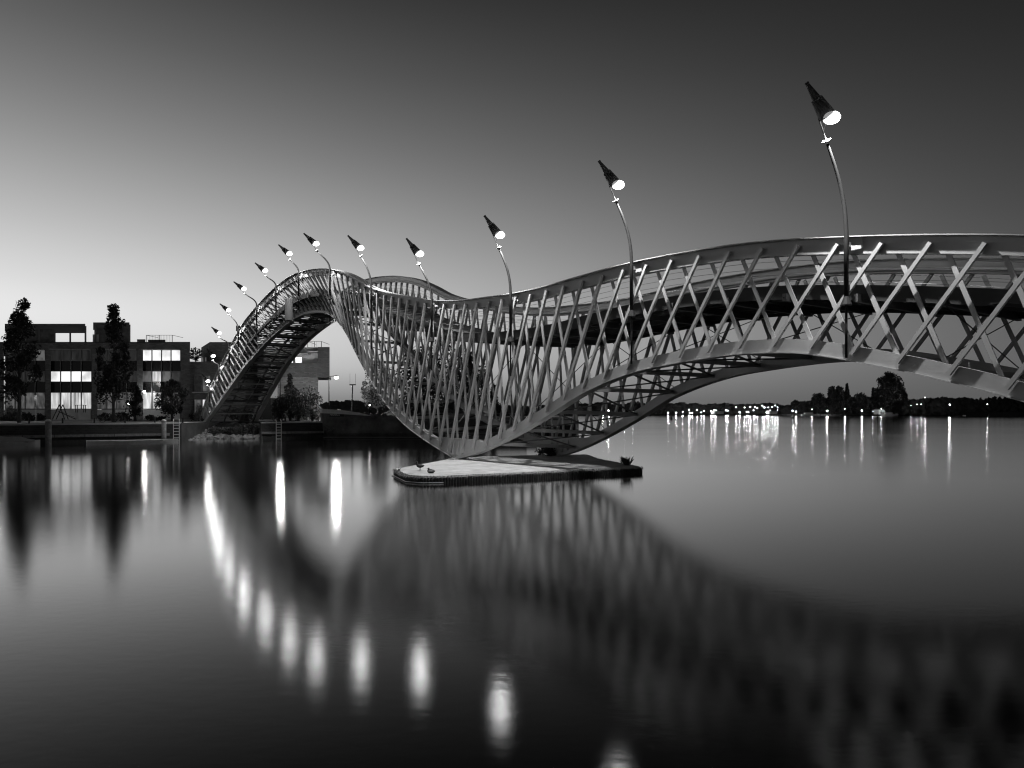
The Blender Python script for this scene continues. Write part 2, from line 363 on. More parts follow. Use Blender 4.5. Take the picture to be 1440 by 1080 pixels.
for side in (0, 1):
    sg = -1 if side == 0 else 1; X0 = side*WID
    for s in tops:
        sc = min(1, max(.15, (HT(s)-HB(s)-.6)/2.0))
        sb = s + interp(FS, s)*sc
        if S0+.8 < sb < S1-1.0 and HT(s)-HB(sb) > 1.3:
            a = P(s, X0+sg*.205, HT(s)-.17); b = P(sb, OB(sb, side)+sg*.225, hb_side(sb, side)+.16)
            diag['outer_diagonal'].append((min(s, 200), a, b, *((.095, .095) if s < 26 else (.118, .11))))
        s2 = s+.7*interp(PITCH, s)/.93; sb = s2+interp(BS, s2)*sc
        if S0+.8 < sb < S1-1.0 and HT(s2)-HB(sb) > 1.3:
            a = P(s2, X0-sg*.02, HT(s2)-.36); b = P(sb, OB(sb, side)-sg*.02, hb_side(sb, side)+.36)
            diag['inner_diagonal'].append((s2+.01, a, b, *((.115, .045) if s < 26 else (.135, .05))))
for nm, lst in diag.items():
    lst.sort(key=lambda q: ((q[1]+q[2])/2-Vector((0,0,CH))).length if q[0] > 15.0 else 1e3+q[0])
    for q in lst[:100]:
        m = MB(); m.bar(q[1], q[2], q[3], q[4], U); bpart(m, nm, M['steel'])
    m = MB()
    for q in lst[100:]: m.bar(q[1], q[2], q[3], q[4], U)
    tag(bpart(m, nm, M['steel']), kind='stuff')

# cross beams under the bridge, bracing rods between them, and the frames that carry the deck
cs = [s for s in [10.5+1.72*i for i in range(40)] if s < 74.5 and abs(s-TIP) > .5]
cross = []
for i, s in enumerate(cs):
    z0, z1 = hb_side(s, 0)+.2, hb_side(s, 1)+.2
    m = MB(); m.bar(P(s, OB(s,0)+.16, z0), P(s, OB(s,1)-.16, z1), .11, .16, U)
    bpart(m, 'cross_beam', M['steel'])
for i in range(len(cs)-1):
    s, s2 = cs[i], cs[i+1]
    if s2-s > 2.5: continue
    a = P(s, OB(s,0)+.16, hb_side(s,0)+.2); b = P(s2, OB(s2,1)-.16, hb_side(s2,1)+.2)
    c = P(s, OB(s,1)-.16, hb_side(s,1)+.17); d = P(s2, OB(s2,0)+.16, hb_side(s2,0)+.17)
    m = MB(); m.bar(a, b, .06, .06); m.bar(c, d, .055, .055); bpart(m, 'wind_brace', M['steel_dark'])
for i, s in enumerate(cs):
    zd = HD(s)-.34
    if zd - HB(s) < .5: continue
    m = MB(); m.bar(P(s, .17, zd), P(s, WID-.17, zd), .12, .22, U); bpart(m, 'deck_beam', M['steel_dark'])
    if i % 2 == 0 and zd-HB(s) > .9:
        m = MB()
        m.tube([P(s, .1, zd), P(s, OB(s,1)-.1, hb_side(s,1)+.4)], .016, 5); m.tube([P(s+.03, WID-.1, zd), P(s+.03, OB(s,0)+.1, HB(s)+.4)], .016, 5)
        bpart(m, 'tie_rod', M['black'])
for off in (.5, 1.9, 3.5, 4.9):
    m = MB(); rows = []
    for s in ss:
        if HD(s) <= 1.67 and s > 60: continue
        z = HD(s)-.07; rows.append([P(s, off-.06, z-.2), P(s, off+.06, z-.2), P(s, off+.06, z), P(s, off-.06, z)])
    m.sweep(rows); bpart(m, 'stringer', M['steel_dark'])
for off in (.40, WID-.40):
    m = MB(); rows = []
    for s in ss:
        if HD(s) <= 1.67 and s > 60: continue
        z = HD(s)+.03; d_ = .42 if abs(slope(HD, s)) < .2 else .30; rows.append([P(s, off-.03, z-d_), P(s, off+.03, z-d_), P(s, off+.03, z), P(s, off-.03, z)])
    m.sweep(rows); bpart(m, 'edge_beam', M['deckedge'])
deck = MB(); stair = MB(); s = 9.6; rnd = random.Random(4)
while s < 74.6:
    k = slope(HD, s)
    if abs(k) < .14:
        if stair.v: bpart(stair, 'stair_treads', M['tread']); stair = MB()
        d = .15
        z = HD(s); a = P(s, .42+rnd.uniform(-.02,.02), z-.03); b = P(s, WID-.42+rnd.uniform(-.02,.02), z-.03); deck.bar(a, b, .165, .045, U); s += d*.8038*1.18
    else:
        d = min(.42, .17/abs(k))
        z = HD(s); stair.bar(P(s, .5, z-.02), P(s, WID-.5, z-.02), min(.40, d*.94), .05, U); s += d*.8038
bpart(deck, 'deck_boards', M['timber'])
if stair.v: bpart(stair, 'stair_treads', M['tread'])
for side in (0, 1):
    X0 = .22 if side == 0 else WID-.22
    m = MB(); m.tube([P(s, X0, HT(s)-.30+(.12 if side else 0)) for s in ss], .055, 8); bpart(m, 'handrail', M['white'])
    for dz in (.55, .75, .95, 1.15):
        m = MB(); m.tube([P(s, X0-(.1 if side == 0 else -.1), HT(s)-dz) for s in ss if s < 74], .007, 4); bpart(m, 'railing_wire', M['rail'])
# equipment box hung on the left hump, and joints plates by the near lamp
m = MB(); q = px2s(410, 435, 0); c = P(q[0]-.6, -.45, 0)
for z0, z1, r in ((q[1]-1.0, q[1]+.7, .30),):
    m.tube([(c.x,c.y,z0),(c.x,c.y,z0+.05),(c.x,c.y,z1-.05),(c.x,c.y,z1)], [r*.8,r,r,r*.8], 14)
m.bar(Vector((c.x,c.y,q[1]+.85)), P(q[0]-.6, .2, q[1]+.95), .1, .04); m.bar(Vector((c.x,c.y,q[1]-1.05)), P(q[0]-.6, .3, q[1]-1.05), .1, .06)
bpart(m, 'signal_box', M['grey'])

# ------------------------------------------------------------------ bridge lamps
lamps = [(1190,336,1134,116,1162,198),(888,373,842,226,866,282),(718,415,681,303,701,348),(607,423,571.3,335,589,371),(522,403,489,331,507,360),
 (464,379,427,328,445.4,352),(420,387,391.5,344,407.5,364.5),(388,408,358.5,369.5,373.5,387.5),(361,436,328.5,396,344,412.5),(335,471,309,427,322,442),
 (322.5,497,297.3,459.7,308.3,473.9),(308,527,291,490,299,507),(295,560,284,526,291.5,542)]
lamp_words = ['rightmost and largest curved lamp, high over the right hump of the bridge', 'second curved bridge lamp from the right, above the right part of the span',
 'third curved bridge lamp from the right, just right of the dip over the island', 'fourth curved bridge lamp from the right, over the dip left of the island foot',
 'fifth curved bridge lamp from the right, where the far chord rises behind it', 'sixth curved bridge lamp from the right, standing on top of the left hump',
 'seventh curved bridge lamp from the right, just left of the hump crest', 'eighth curved bridge lamp from the right, on the descent left of the crest',
 'ninth curved bridge lamp from the right, halfway down the left slope', 'fifth curved bridge lamp from the left end, on the lower left slope',
 'curved bridge lamp leaning over the brick house roof, third from the left end', 'second curved bridge lamp from the left end, against the dark brick house',
 'lowest curved bridge lamp at the left foot of the bridge']
lamp_words[9] = 'fourth curved bridge lamp from the left end, low on the left slope'
def outw(bs, off, x, y):     # intersection of the pixel's sight line with the vertical plane square to the bridge
    b = P(bs, off, 0); k = (x-720)/F
    o = (b.x-k*b.y)/(N.x-k*N.y)      # b - o*N on the line X = k*Y
    q = b-N*o; return Vector((q.x, q.y, CH-(y-580)/F*q.y))
for i, (bx, by, tx, ty, cx_, cy_) in enumerate(lamps):
    off = -.36; Y = (C0+off)/(.8038*(bx-720)/F+.5948); s = Y-.5948*off
    tip = outw(s, off, tx, ty); col = outw(s, off, cx_, cy_)
    zt = HT(s); zb = max(HB(s)+.05, HT(s)-3.6)
    L = empty('street_lamp', P(s, off, zb), 0, lamp_words[i], 'street lamp', 'curved lamps along the bridge'); LO = Vector(L.location)
    def lp(m, name, material, **k):
        o = m.build(name, material, L, origin=LO, **k); o.location = (0,0,0); return o
    zc = HD(s)-.45; b0 = P(s, off, zb)
    m = MB(); pts = [b0, P(s, off, zc)]
    m.tube(pts, .035, 8)
    T0 = P(s, off, zt-.1); d = (tip-col).normalized(); span = (col-T0).length
    pts = [P(s, off, zc), T0]
    for j in range(1, 13):
        u = j/12; p1 = T0+Vector((0,0,span*.45)); p2 = col-d*span*.35
        pts.append(T0*(1-u)**3+p1*3*u*(1-u)**2+p2*3*u*u*(1-u)+col*u**3)
    m.tube(pts, [.062]*2+[.06-.022*j/12 for j in range(1,13)], 10)
    lp(m, 'pole', M['pole'], smooth=True)
    m = MB(); m.tube([P(s,off,zc-.14), P(s,off,zc-.12), P(s,off,zc+.06), P(s,off,zc+.1)], [.15,.15,.075,.06], 10)
    if zb > HB(s)+1: pass
    lp(m, 'pole_socket', M['pole'])
    m = MB(); m.bar(P(s, off, zt-.2), P(s, -.13, zt-.2), .1, .12); m.bar(P(s-.14, -.2, zt-.2), P(s-.14, -.13, zt-.2), .3, .3, U); lp(m, 'bracket', M['steel'])
    m = MB(); m.tube([col-d*.08, col-d*.02, col, col+d*.02], [.045,.09,.12,.12], 12); lp(m, 'collar', M['grey'])
    ln = (tip-col).length; bulb = tip+(col-tip)*.60+N*.14-U*.17
    m = MB(); m.tube([col, tip+(col-tip)*.60], .02, 8); m.tube([col+d*.25, bulb+Vector((0,0,-.02))], .006, 5); lp(m, 'rod', M['pole'])
    ax = (bulb-tip); al = ax.length; ax.normalize(); q = lambda u: tip+ax*(al*u)
    m = MB(); m.tube([q(0), q(.04), q(.05), q(.46), q(.47), q(.56), q(.97), q(.95), q(.5)], [.05,.055,.045,.105,.14,.15,.205,.195,.1], 16, cap=False)
    lp(m, 'lamp_shade', M['shade'], smooth=False)
    m = MB(); bc = q(1.03)+N*.05-U*.06; m.ball(bc, (.21,.21,.15), 14, 9); lp(m, 'bulb', M['globe'], smooth=True)
    sd = bpy.data.lights.new('beam', 'SPOT'); sd.energy = BEAM*min(1, (bulb.z-zt)/3.0)**1.5; sd.spot_size = R(116); sd.spot_blend = .5; sd.shadow_soft_size = .07
    so_ = bpy.data.objects.new('beam', sd); COL.objects.link(so_); so_.parent = L; so_.location = bc+Vector((0,0,-.22))-LO
    glow_light(L, bc+Vector((0,0,-.03))-LO, .23, LAMP*(1 if i < 9 else .5))

# ------------------------------------------------------------------ island in mid water
isl = [(-4.9,29.4),(-4.2,27.2),(-3.9,26.5),(-3.3,26.0),(-2.5,26.1),(5.6,30.5),(5.2,32.6),(4.4,36.0),(4.2,39.5),(-1.6,38.0),(-3.35,35.2)]
I = empty('pier_island', (0,33,0), 0, 'low flat gravel-topped pier island with dark boarded sides under the bridge dip', 'island'); IO = Vector(I.location)
def ip(m, name, material, **k):
    o = m.build(name, material, I, origin=IO, **k); o.location = (0,0,0); return o
cxy = Vector((.3, 33))
def scl(p, k, d=0): v = Vector(p)-cxy; return tuple(cxy+v*(1-k/v.length))
def dense(poly, step):
    out = []
    for (a, b) in zip(poly, poly[1:]+poly[:1]):
        a = Vector(a); b = Vector(b); n = max(1, int((b-a).length/step))
        for k in range(n): out.append(tuple(a+(b-a)*k/n))
    return out
rnd = random.Random(9); dn = dense(isl, .35)
m = MB(); rings = []
for k, z in ((.06,.20),(.10,.27),(.4,.295),(1.2,.31),(2.2,.32)):
    rings.append([(*scl(p, k), z+rnd.uniform(-.006,.006)) for p in dn])
n = len(dn); vs = [v for r in rings for v in r]+[(cxy.x,cxy.y,.32)]; fs = []
for i in range(len(rings)-1):
    for k in range(n): fs.append((i*n+k, i*n+(k+1)%n, (i+1)*n+(k+1)%n, (i+1)*n+k))
for k in range(n): fs.append(((len(rings)-1)*n+k, (len(rings)-1)*n+(k+1)%n, len(vs)-1))
m.add(vs, fs); ip(m, 'gravel_top', M['islandtop'])
m = MB(); m.prism([scl(p, .07) for p in isl], -.6, .2); 
for p in dense(isl, .11):
    a = scl(p, .05); h = .2+rnd.uniform(-.02,.02); m.tube([(a[0],a[1],-.4),(a[0],a[1],h)], .045, 6)
ip(m, 'fender_boards', M['fender'])
m = MB()
for p in dense(isl, .045):
    a = scl(p, rnd.uniform(-.05,.12)); z = .2; w_ = rnd.uniform(.012,.03); h = rnd.uniform(.03,.11)
    an = rnd.uniform(0, 3.14); dx, dy = math.cos(an)*w_, math.sin(an)*w_
    ox, oy = scl(p, -.07)
    m.add([(a[0]-dx,a[1]-dy,z+.05),(a[0]+dx,a[1]+dy,z+.05),(ox,oy,z+.02-h)], [(0,1,2)]); m.add([(a[0]-dx,a[1]-dy,z+.04),(a[0]+dx,a[1]+dy,z+.04),(a[0]+dy*.5,a[1],z+.05+h*.4)], [(0,1,2)])
tag(ip(m, 'moss_fringe', M['fringe']), kind='stuff')
m = MB(); m.tube([(-4.95,29.3,.03),(-3.95,26.4,.03),(-3.3,25.9,.03),(-2.5,26.0,.03)], .02, 5); ip(m, 'rail_edge', M['grey'])
# rough planting and stones beside the two bearings
def blades(name, c, n, h, spread, seed, label, cat='plant', material='leafdark', group=None):
    rnd = random.Random(seed); m = MB()
    for _ in range(n):
        a = rnd.uniform(0, 6.28); r = rnd.uniform(0, spread*.5); x = c[0]+math.cos(a)*r; y = c[1]+math.sin(a)*r
        l = rnd.uniform(.5, 1)*h; t = rnd.uniform(.2, 1.0)*spread; q = rnd.uniform(0, 6.28); dx, dy = math.cos(q)*t, math.sin(q)*t; w_ = .012+h*.02
        m.add([(x-w_*math.sin(q),y+w_*math.cos(q),c[2]),(x+w_*math.sin(q),y-w_*math.cos(q),c[2]),(x+dx*.4,y+dy*.4,c[2]+l*.7),(x+dx,y+dy,c[2]+l)], [(0,1,2),(0,2,3)])
    return tag(m.build(name, M[material], origin=c), label, cat, group)
blades('grass_tuft', (4.95, 30.9, .28), 60, .45, .35, 3, 'spiky dark grass tuft on the right corner of the island')
blades('grass_tuft', (-4.5, 28.4, .28), 14, .12, .12, 5, 'tiny grass tuft at the left edge of the island')
SHRUB = P(TIP-1.2, WID, .3)

# ducks
def duck(loc, rz, sit, label):
    D = empty('duck', loc, rz, label, 'duck', 'ducks resting on the island'); h = .04 if sit else .13
    m = MB()
    # body lofted tail to breast, neck and head in one surface
    prof = [(-.20,.075,.005),(-.17,.07,.022),(-.11,.06,.055),(-.03,.05,.075),(.05,.05,.078),(.11,.065,.066),(.14,.10,.045),(.145,.145,.032),(.15,.175,.03),(.165,.195,.036),(.185,.20,.033),(.205,.195,.015)]
    if sit: prof = [(-.20,.07,.005),(-.17,.06,.025),(-.11,.05,.06),(-.03,.04,.085),(.05,.04,.088),(.10,.055,.07),(.11,.08,.05),(.10,.105,.038),(.095,.125,.033),(.105,.14,.037),(.125,.142,.033),(.145,.137,.015)]
    m.tube([(x,0,z+h) for x,z,r in prof], [r for x,z,r in prof], 12)
    m.build('body', M['duckdark'], D, smooth=True)
    x,z,_ = prof[-1]; m = MB(); m.tube([(x-.01,0,z+h),(x+.02,0,z+h-.005),(x+.055,0,z+h-.012),(x+.06,0,z+h-.012)], [.015,.011,.010,.004], 8); m.build('beak', M['beak'], D)
    for sd in (-1,1):
        m = MB(); m.tube([(-.16,sd*.03,.065+h),(-.08,sd*.066,.062+h),(.04,sd*.074,.055+h),(.08,sd*.06,.055+h)], [.006,.03,.036,.01], 8); m.build('wing', M['duckpale'] if sit else M['duckdark'], D)
        if not sit:
            m = MB(); m.tube([(.0,sd*.03,.0),(.005,sd*.03,h*.5),(-.01,sd*.03,h+.02)], [.006,.007,.012], 6); m.add([(0,sd*.03,.006),(.05,sd*.03-.025,.003),(.06,sd*.03,.003),(.05,sd*.03+.025,.003)], [(0,1,2,3)]); m.build('leg', M['beak'], D)
        m = MB(); hx, hz, _ = prof[-3]; m.ball((hx+.012, sd*.029, hz+h+.01), .006, 6, 5); m.build('eye', M['black'], D)
    return D
dp = at(591, 662, 28.2); duck((dp.x, 28.2, .30), R(155), False, 'dark duck standing on the bright left end of the island')
dp = at(606, 665.5, 26.9); duck((dp.x, 26.9, .29), R(150), True, 'duck sitting low at the front left edge of the island')

# ------------------------------------------------------------------ left bank
def qy(X): return 57.8+(X+41.6)*.656            # the quay line, square to the bridge
GZ = 1.62
bank = [(-150,qy(-150)),(-30.3,qy(-30.3)),(-31.5,76.5),(-24.0,79.5),(-24.5,qy(-24.5)),(-10,qy(-10)),(2,87),(9,96),(11,135),(-260,135),(-260,-10)]
m = MB(); m.prism([(x,y+.0) for x,y in bank], -1, GZ-.004); tag(m.build('ground', M['grass']), kind='structure')
# paving along the quay and road before the houses, as thin sheets
m = MB(); m.add([(-150,qy(-150)+.4,GZ+.004),(-30.8,qy(-30.8)+.4,GZ+.004),(-31.9,76.0,GZ+.004),(-40,78.5,GZ+.004),(-150,78.5,GZ+.004)], [(0,1,2,3,4)]); tag(m.build('pavement', M['paving']), kind='structure')
m = MB(); m.add([(-150,78.9,GZ+.004),(-24.5,78.9+1.2,GZ+.004),(-24.5,85.5,GZ+.004),(-150,85.5,GZ+.004)], [(0,1,2,3)]); tag(m.build('road', M['asphalt']), kind='structure')
m = MB(); m.box((-150,85.6,GZ-.1),(-42,86.0,GZ+.13)); m.box((-42,85.6,GZ-.1),(-18,86.0,GZ+.13)); tag(m.build('kerb', M['kerb']), kind='structure')
# quay walls: brick with pale coping, a timber waling and a ledge at the water
def quay(xa, xb, label):
    Q = empty('quay_wall', (xa, qy(xa), 0), 0, label, 'quay wall'); d = Vector((1,.656,0)).normalized(); nn = Vector((.656,-1,0)).normalized()
    a = Vector((xa,qy(xa),0)); b = Vector((xb,qy(xb),0)); O = Vector(Q.location)
    def qp(m, name, material): o = m.build(name, material, Q, origin=O); o.location = (0,0,0)
    m = MB(); m.bar(a+nn*.1+Vector((0,0,.45)), b+nn*.1+Vector((0,0,.45)), .35, 2.1, nn); qp(m, 'brick_face', M['quay'])
    m = MB(); m.bar(a+nn*.05+Vector((0,0,GZ-.01)), b+nn*.05+Vector((0,0,GZ-.01)), .5, .13, nn); qp(m, 'coping', M['kerb'])
    m = MB(); L = (b-a).length; k = 0
    while k < L-2.2:
        m.bar(a+d*k+nn*.42+Vector((0,0,.62)), a+d*(k+2.15)+nn*.42+Vector((0,0,.62)), .22, .22, nn); k += 2.2
    qp(m, 'waling', M['wood'])
    m = MB(); m.bar(a+nn*.55+Vector((0,0,.10)), b+nn*.55+Vector((0,0,.10)), .55, .34, nn); qp(m, 'ledge', M['darkwood'])
    m = MB(); k = 1.0
    while k < L:
        m.bar(a+d*k+nn*.36+Vector((0,0,-.2)), a+d*k+nn*.36+Vector((0,0,.9)), .22, .16, nn); k += 4.4
    qp(m, 'fender_post', M['darkwood'])
quay(-90, -30.4, 'long dark brick quay wall with pale coping before the apartment block')
quay(-24.4, -10.2, 'short dark brick quay wall left of the black barge')
# rock slope and footing below the bridge's left foot
rnd = random.Random(21); m = MB()
for k in range(900):
    u = rnd.random(); v = rnd.random()**1.3; x = -32.0+u*8.4; y = 67.6+v*10+(x+28)*.25; z = -.15+v*1.5+rnd.uniform(-.1,.1); r = rnd.uniform(.12,.32)
    if x > -29.4: y = max(y, 69.6+rnd.random()); z = min(z, .3+rnd.uniform(-.1,.1)) if y < 72.5 else z
    nb = len(m.v); m.ball((x,y,z), (r*rnd.uniform(.8,1.4), r*rnd.uniform(.7,1.2), r*rnd.uniform(.5,.8)), 6, 4)
    for j in range(nb, len(m.v)):
        q = m.v[j]; m.v[j] = (q[0]+rnd.uniform(-.05,.05), q[1]+rnd.uniform(-.05,.05), q[2]+rnd.uniform(-.04,.04))
m.add([(-32.2,67.9,-.4),(-23.4,70.5,-.4),(-23.4,79.8,1.35),(-32.2,77.6,1.35)], [(0,1,2,3)])
tag(m.build('rock_slope', M['stone']), kind='stuff')
for side, lb in ((0, 'pale concrete block under the near left foot of the bridge'), (1, 'concrete block under the rear left foot of the bridge')):
    f = P(75.9, side*WID, 0); m = MB(); m.prism([(f.x-.8,f.y-.8),(f.x+.7,f.y-.6),(f.x+.8,f.y+1.8),(f.x-.9,f.y+1.8)], 0, .95 if side == 0 else 1.0)
    m.prism([(f.x-.5,f.y-.2),(f.x+.45,f.y-.1),(f.x+.5,f.y+1.6),(f.x-.6,f.y+1.6)], .95, 1.35)
    tag(m.build('footing', M['concrete']), lb, 'footing')

# ---- leafy things
def leaves(m, c, r, n, size, rnd, flat=1.0):
    for _ in range(n):
        while True:
            q = Vector((rnd.uniform(-1,1), rnd.uniform(-1,1), rnd.uniform(-1,1)))
            if q.length <= 1: break
        p = Vector(c)+Vector((q.x*r[0], q.y*r[1], q.z*r[2]))
        a = Vector((rnd.gauss(0,1), rnd.gauss(0,1), rnd.gauss(0,1)*flat)).normalized(); b = a.cross(Vector((rnd.gauss(0,1), rnd.gauss(0,1), rnd.gauss(0,1)))).normalized()
        s = size*rnd.uniform(.6,1.3)
        m.add([p-a*s, p+b*s*.55, p+a*s, p-b*s*.55], [(0,1,2,3)])
def tree(name, label, base, H, wid, trunk, shape, n, size, seed, lm='leaf', bm='bark', group=None, cat='tree', tr=.18, clumps=60):
    rnd = random.Random(seed); T = empty(name, base, rnd.uniform(0,6), label, cat, group)
    m = MB(); pts = [Vector((0,0,-.1))]; k = 6; dx = dy = 0
    for i in range(1, k+1):
        dx += rnd.uniform(-.1,.1)*wid*.12; dy += rnd.uniform(-.1,.1)*wid*.12; pts.append(Vector((dx,dy,H*.93*i/k)))
    m.tube(pts, [tr*(1-.86*i/k) for i in range(k+1)], 8)
    cl = []
    for i in range(clumps):
        u = (i+rnd.random())/clumps; z = trunk+(H-trunk)*u; w_ = shape(u)*wid/2; a = rnd.uniform(0,6.28); rr_ = w_*math.sqrt(rnd.uniform(.05,1))*.85
        c = Vector((math.cos(a)*rr_, math.sin(a)*rr_, z)); cl.append((c, w_)) if rnd.random() > (.35 if u > .6 else .12) else None
        z0 = max(trunk*.7, z-rr_*1.2-.25*(H-trunk)*.3); m.tube([Vector((dx*z0/H,dy*z0/H,z0)), (Vector((0,0,z0))+c)*.5+Vector((0,0,rnd.uniform(-.1,.1))), c], [tr*.28*(1-.6*u), tr*.18, tr*.07], 5)
    m.build('trunk', M[bm], T, smooth=True)
    m = MB()
    for c, w_ in cl:
        r = max(.25, min(w_*.75, wid*rnd.uniform(.06,.17))); leaves(m, c, (r, r, r*rnd.uniform(.9,1.6)), n//clumps, size, rnd)
    m.build('crown', M[lm], T); return T
def bush(name, label, base, r, n, size, seed, lm='leaf', group=None, cat='bush'):
    rnd = random.Random(seed); B = empty(name, base, 0, label, cat, group); m = MB(); st_ = MB()
    for i in range(22):
        a = rnd.uniform(0,6.28); q = math.sqrt(rnd.random()); c = (math.cos(a)*r[0]*q*.8, math.sin(a)*r[1]*q*.8, r[2]*rnd.uniform(.15,1)*(1.1-.5*q))
        k = rnd.uniform(.22,.4); leaves(m, c, (r[0]*k, r[1]*k, r[2]*k*.8), n//22, size, rnd); st_.tube([(0,0,-.05), (c[0]*.4,c[1]*.4,c[2]*.6), c], [.03,.02,.008], 4)
    m.build('foliage', M[lm], B); st_.build('stem', M['bark'], B); return B
colm = lambda u: (.62+1.3*u) if u < .28 else max(.26, 1.0-.72*((u-.28)/.72)**.8)
rnd_ = lambda u: math.sin(math.pi*min(1,max(.05,u*.9+.08)))**.6
con = lambda u: max(.08, 1-u)
pt = at(27, 594, 68); tree('columnar_tree', 'tall narrow street tree at the left edge before the brick flats', (pt.x, 68, GZ), 11.7, 4.3, 2.7, colm, 7000, .15, 1, group='narrow street trees on the quay')
pt = at(160, 592, 70.5); tree('columnar_tree', 'tall narrow street tree with a bicycle leaning at its foot', (pt.x, 70.5, GZ), 11.3, 4.3, 2.6, colm, 7000, .15, 2, 'leafdark', group='narrow street trees on the quay')
pt = at(242, 588, 84); tree('small_tree', 'round small tree before the right bay of the brick flats', (pt.x, 84, GZ), 4.6, 4.0, 1.0, rnd_, 2600, .15, 3)
pt = at(190, 588, 85); tree('small_tree', 'dark slim tree under the wall lamp between two bays', (pt.x, 85, GZ), 4.3, 2.4, .7, colm, 1700, .14, 4, 'leafdark')
pt = at(531, 585, 92); tree('birch_tree', 'pale lit young birch behind the barge deck', (pt.x, 92, GZ), 7.0, 5.2, 2.0, rnd_, 3800, .15, 5, 'leafpale', 'barkpale', tr=.13)  # lamplight on the birch is put into its pale leaf colour
for i, (x, Y, H, w_, lb) in enumerate([(588,104,10,8,'dense willow behind the bridge truss, left of the group'),(626,108,12.2,9,'tallest willow behind the bridge truss, in the middle'),(662,102,9.2,6,'willow behind the bridge truss, right of the group')]):
    pt = at(x, 590, Y); tree('willow_tree', lb, (pt.x, Y, GZ), H, w_, 1.5, rnd_, 5200, .2, 30+i, 'leaf', group='willows behind the truss', clumps=90)
pt = at(694, 590, 98); tree('conifer_tree', 'small dark conifer right of the willows behind the truss', (pt.x, 98, GZ), 4.8, 3.2, .4, con, 1800, .15, 41, 'leafdark')
pt = at(408, 590, 84.5); tree('conifer_tree', 'pointed dark conifer before the cantilevered brick house', (pt.x, 84.5, GZ), 5.6, 3.0, .4, con, 1500, .15, 42, 'leafdark')
for i, (x, Y, r, n_, lm, lb) in enumerate([(419,83,(2.9,1.6,4.1),4200,'leaf','big leafy bush under the cantilevered brick house'),(396,83,(1.5,1.2,2.6),1500,'leafdark','dark bush beside the left corner of the cantilevered house'),(439,83,(1.2,1.1,2.4),1200,'leafpale','pale lit bush at the right corner of the cantilevered house'),  # pale house-corner bush: lamplight is put into its leaf colour
   (5,84,(2.0,1.2,1.7),1800,'leafpale','pale flowering bush at the left picture edge'),(16,83,(1.3,1,1.1),900,'leaf','low bush left of the first street tree'),(36,84,(.75,.7,1.1),700,'leafdark','round dark clipped bush right of the first street tree'),
   (54,85,(1.0,.6,.8),500,'leaf','sparse low bush beside the road sign'),(150,84,(1.1,.7,.9),700,'leafdark','low dark bush left of the second street tree'),(170,84,(1.2,.8,1.0),800,'leafdark','low dark bush right of the second street tree'),
   (218,85,(1.5,.7,.7),700,'leafdark','low planting under the right bay windows'),(284,82,(1.1,.9,1.9),900,'leafpale','tall pale shrub beside the left foot of the bridge'),(277,84,(1.0,.7,1.2),600,'leafdark','dark shrub before the small brick house'),(338,80,(2.2,1.0,1.6),1200,'leaf','shrub seen under the bridge stairs')]):
    pt = at(x, 590, Y); bush('bush', lb, (pt.x, Y, GZ), r, n_, .12, 60+i, lm)
bush('shrub', 'low dark shrub around the rear foot of the bridge on the island', (SHRUB.x-.6, SHRUB.y+.4, .3), (.9,.6,.5), 700, .07, 71, 'leafdark', cat='shrub')
# clipped hedge on the rocks
H_ = empty('hedge', (-26.9, 70.6, .75), 0, 'low dark clipped hedge on the rocks under the bridge stairs', 'hedge'); m = MB(); rnd = random.Random(77)
for k in range(40): leaves(m, (-3.1+k*.16, k*.03+rnd.uniform(-.1,.1), -.1), (.35,.6,.55), 150, .08, rnd)
m.build('foliage', M['leafdark'], H_); m = MB()
for k in range(12): m.tube([(-3+k*.6,0,-.6),(-3+k*.6+.1,0,.3)], .02, 4)
m.build('stem', M['bark'], H_)

# ---- apartment block
FY = 91.0
def fx(x): return (x-720)/F*FY
def fz(y): return CH-(y-580)/F*FY
A = empty('apartment_block', (fx(130), FY, GZ), 0, 'long dark brick apartment block with four glazed bays and roof pavilions', 'building'); AO = Vector(A.location)
def part(m, name, material, parent=None, owner=None, O=None):
    o = m.build(name, material, parent or owner, origin=O); o.location = (0,0,0); return o
def ap(m, name, material, parent=None): return part(m, name, material, parent, A, AO)
m = MB(); D = 12
piers = [(-140,5.5),(63.8,71.6),(129,136.7),(192.5,201),(254,267)]
for a, b in piers: m.block((fx(a),FY,GZ-.2),(fx(b),FY+D,fz(482)))
for (a, b), (c, d) in zip(piers, piers[1:]):
    m.block((fx(b),FY+.003,fz(490.7)),(fx(c),FY+D,fz(482)-.003)); m.block((fx(b),FY+1.0,GZ-.2),(fx(c),FY+D,fz(490.7)-.003))
ap(m, 'wall', M['brick'])
m = MB(); m.block((fx(-140),FY-.06,fz(482)+.003),(fx(267)+.06,FY+D+.06,fz(482)+.1)); ap(m, 'roof', M['black'])
rows = [(491.5,507.5),(521.5,537),(551.5,575.3)]
glow = {1: ['faint','lit','litsoft'], 0: ['faint','faint','litdim'], 2: ['faint','faint','litdim'], 3: ['lit','litdim','litsoft']}
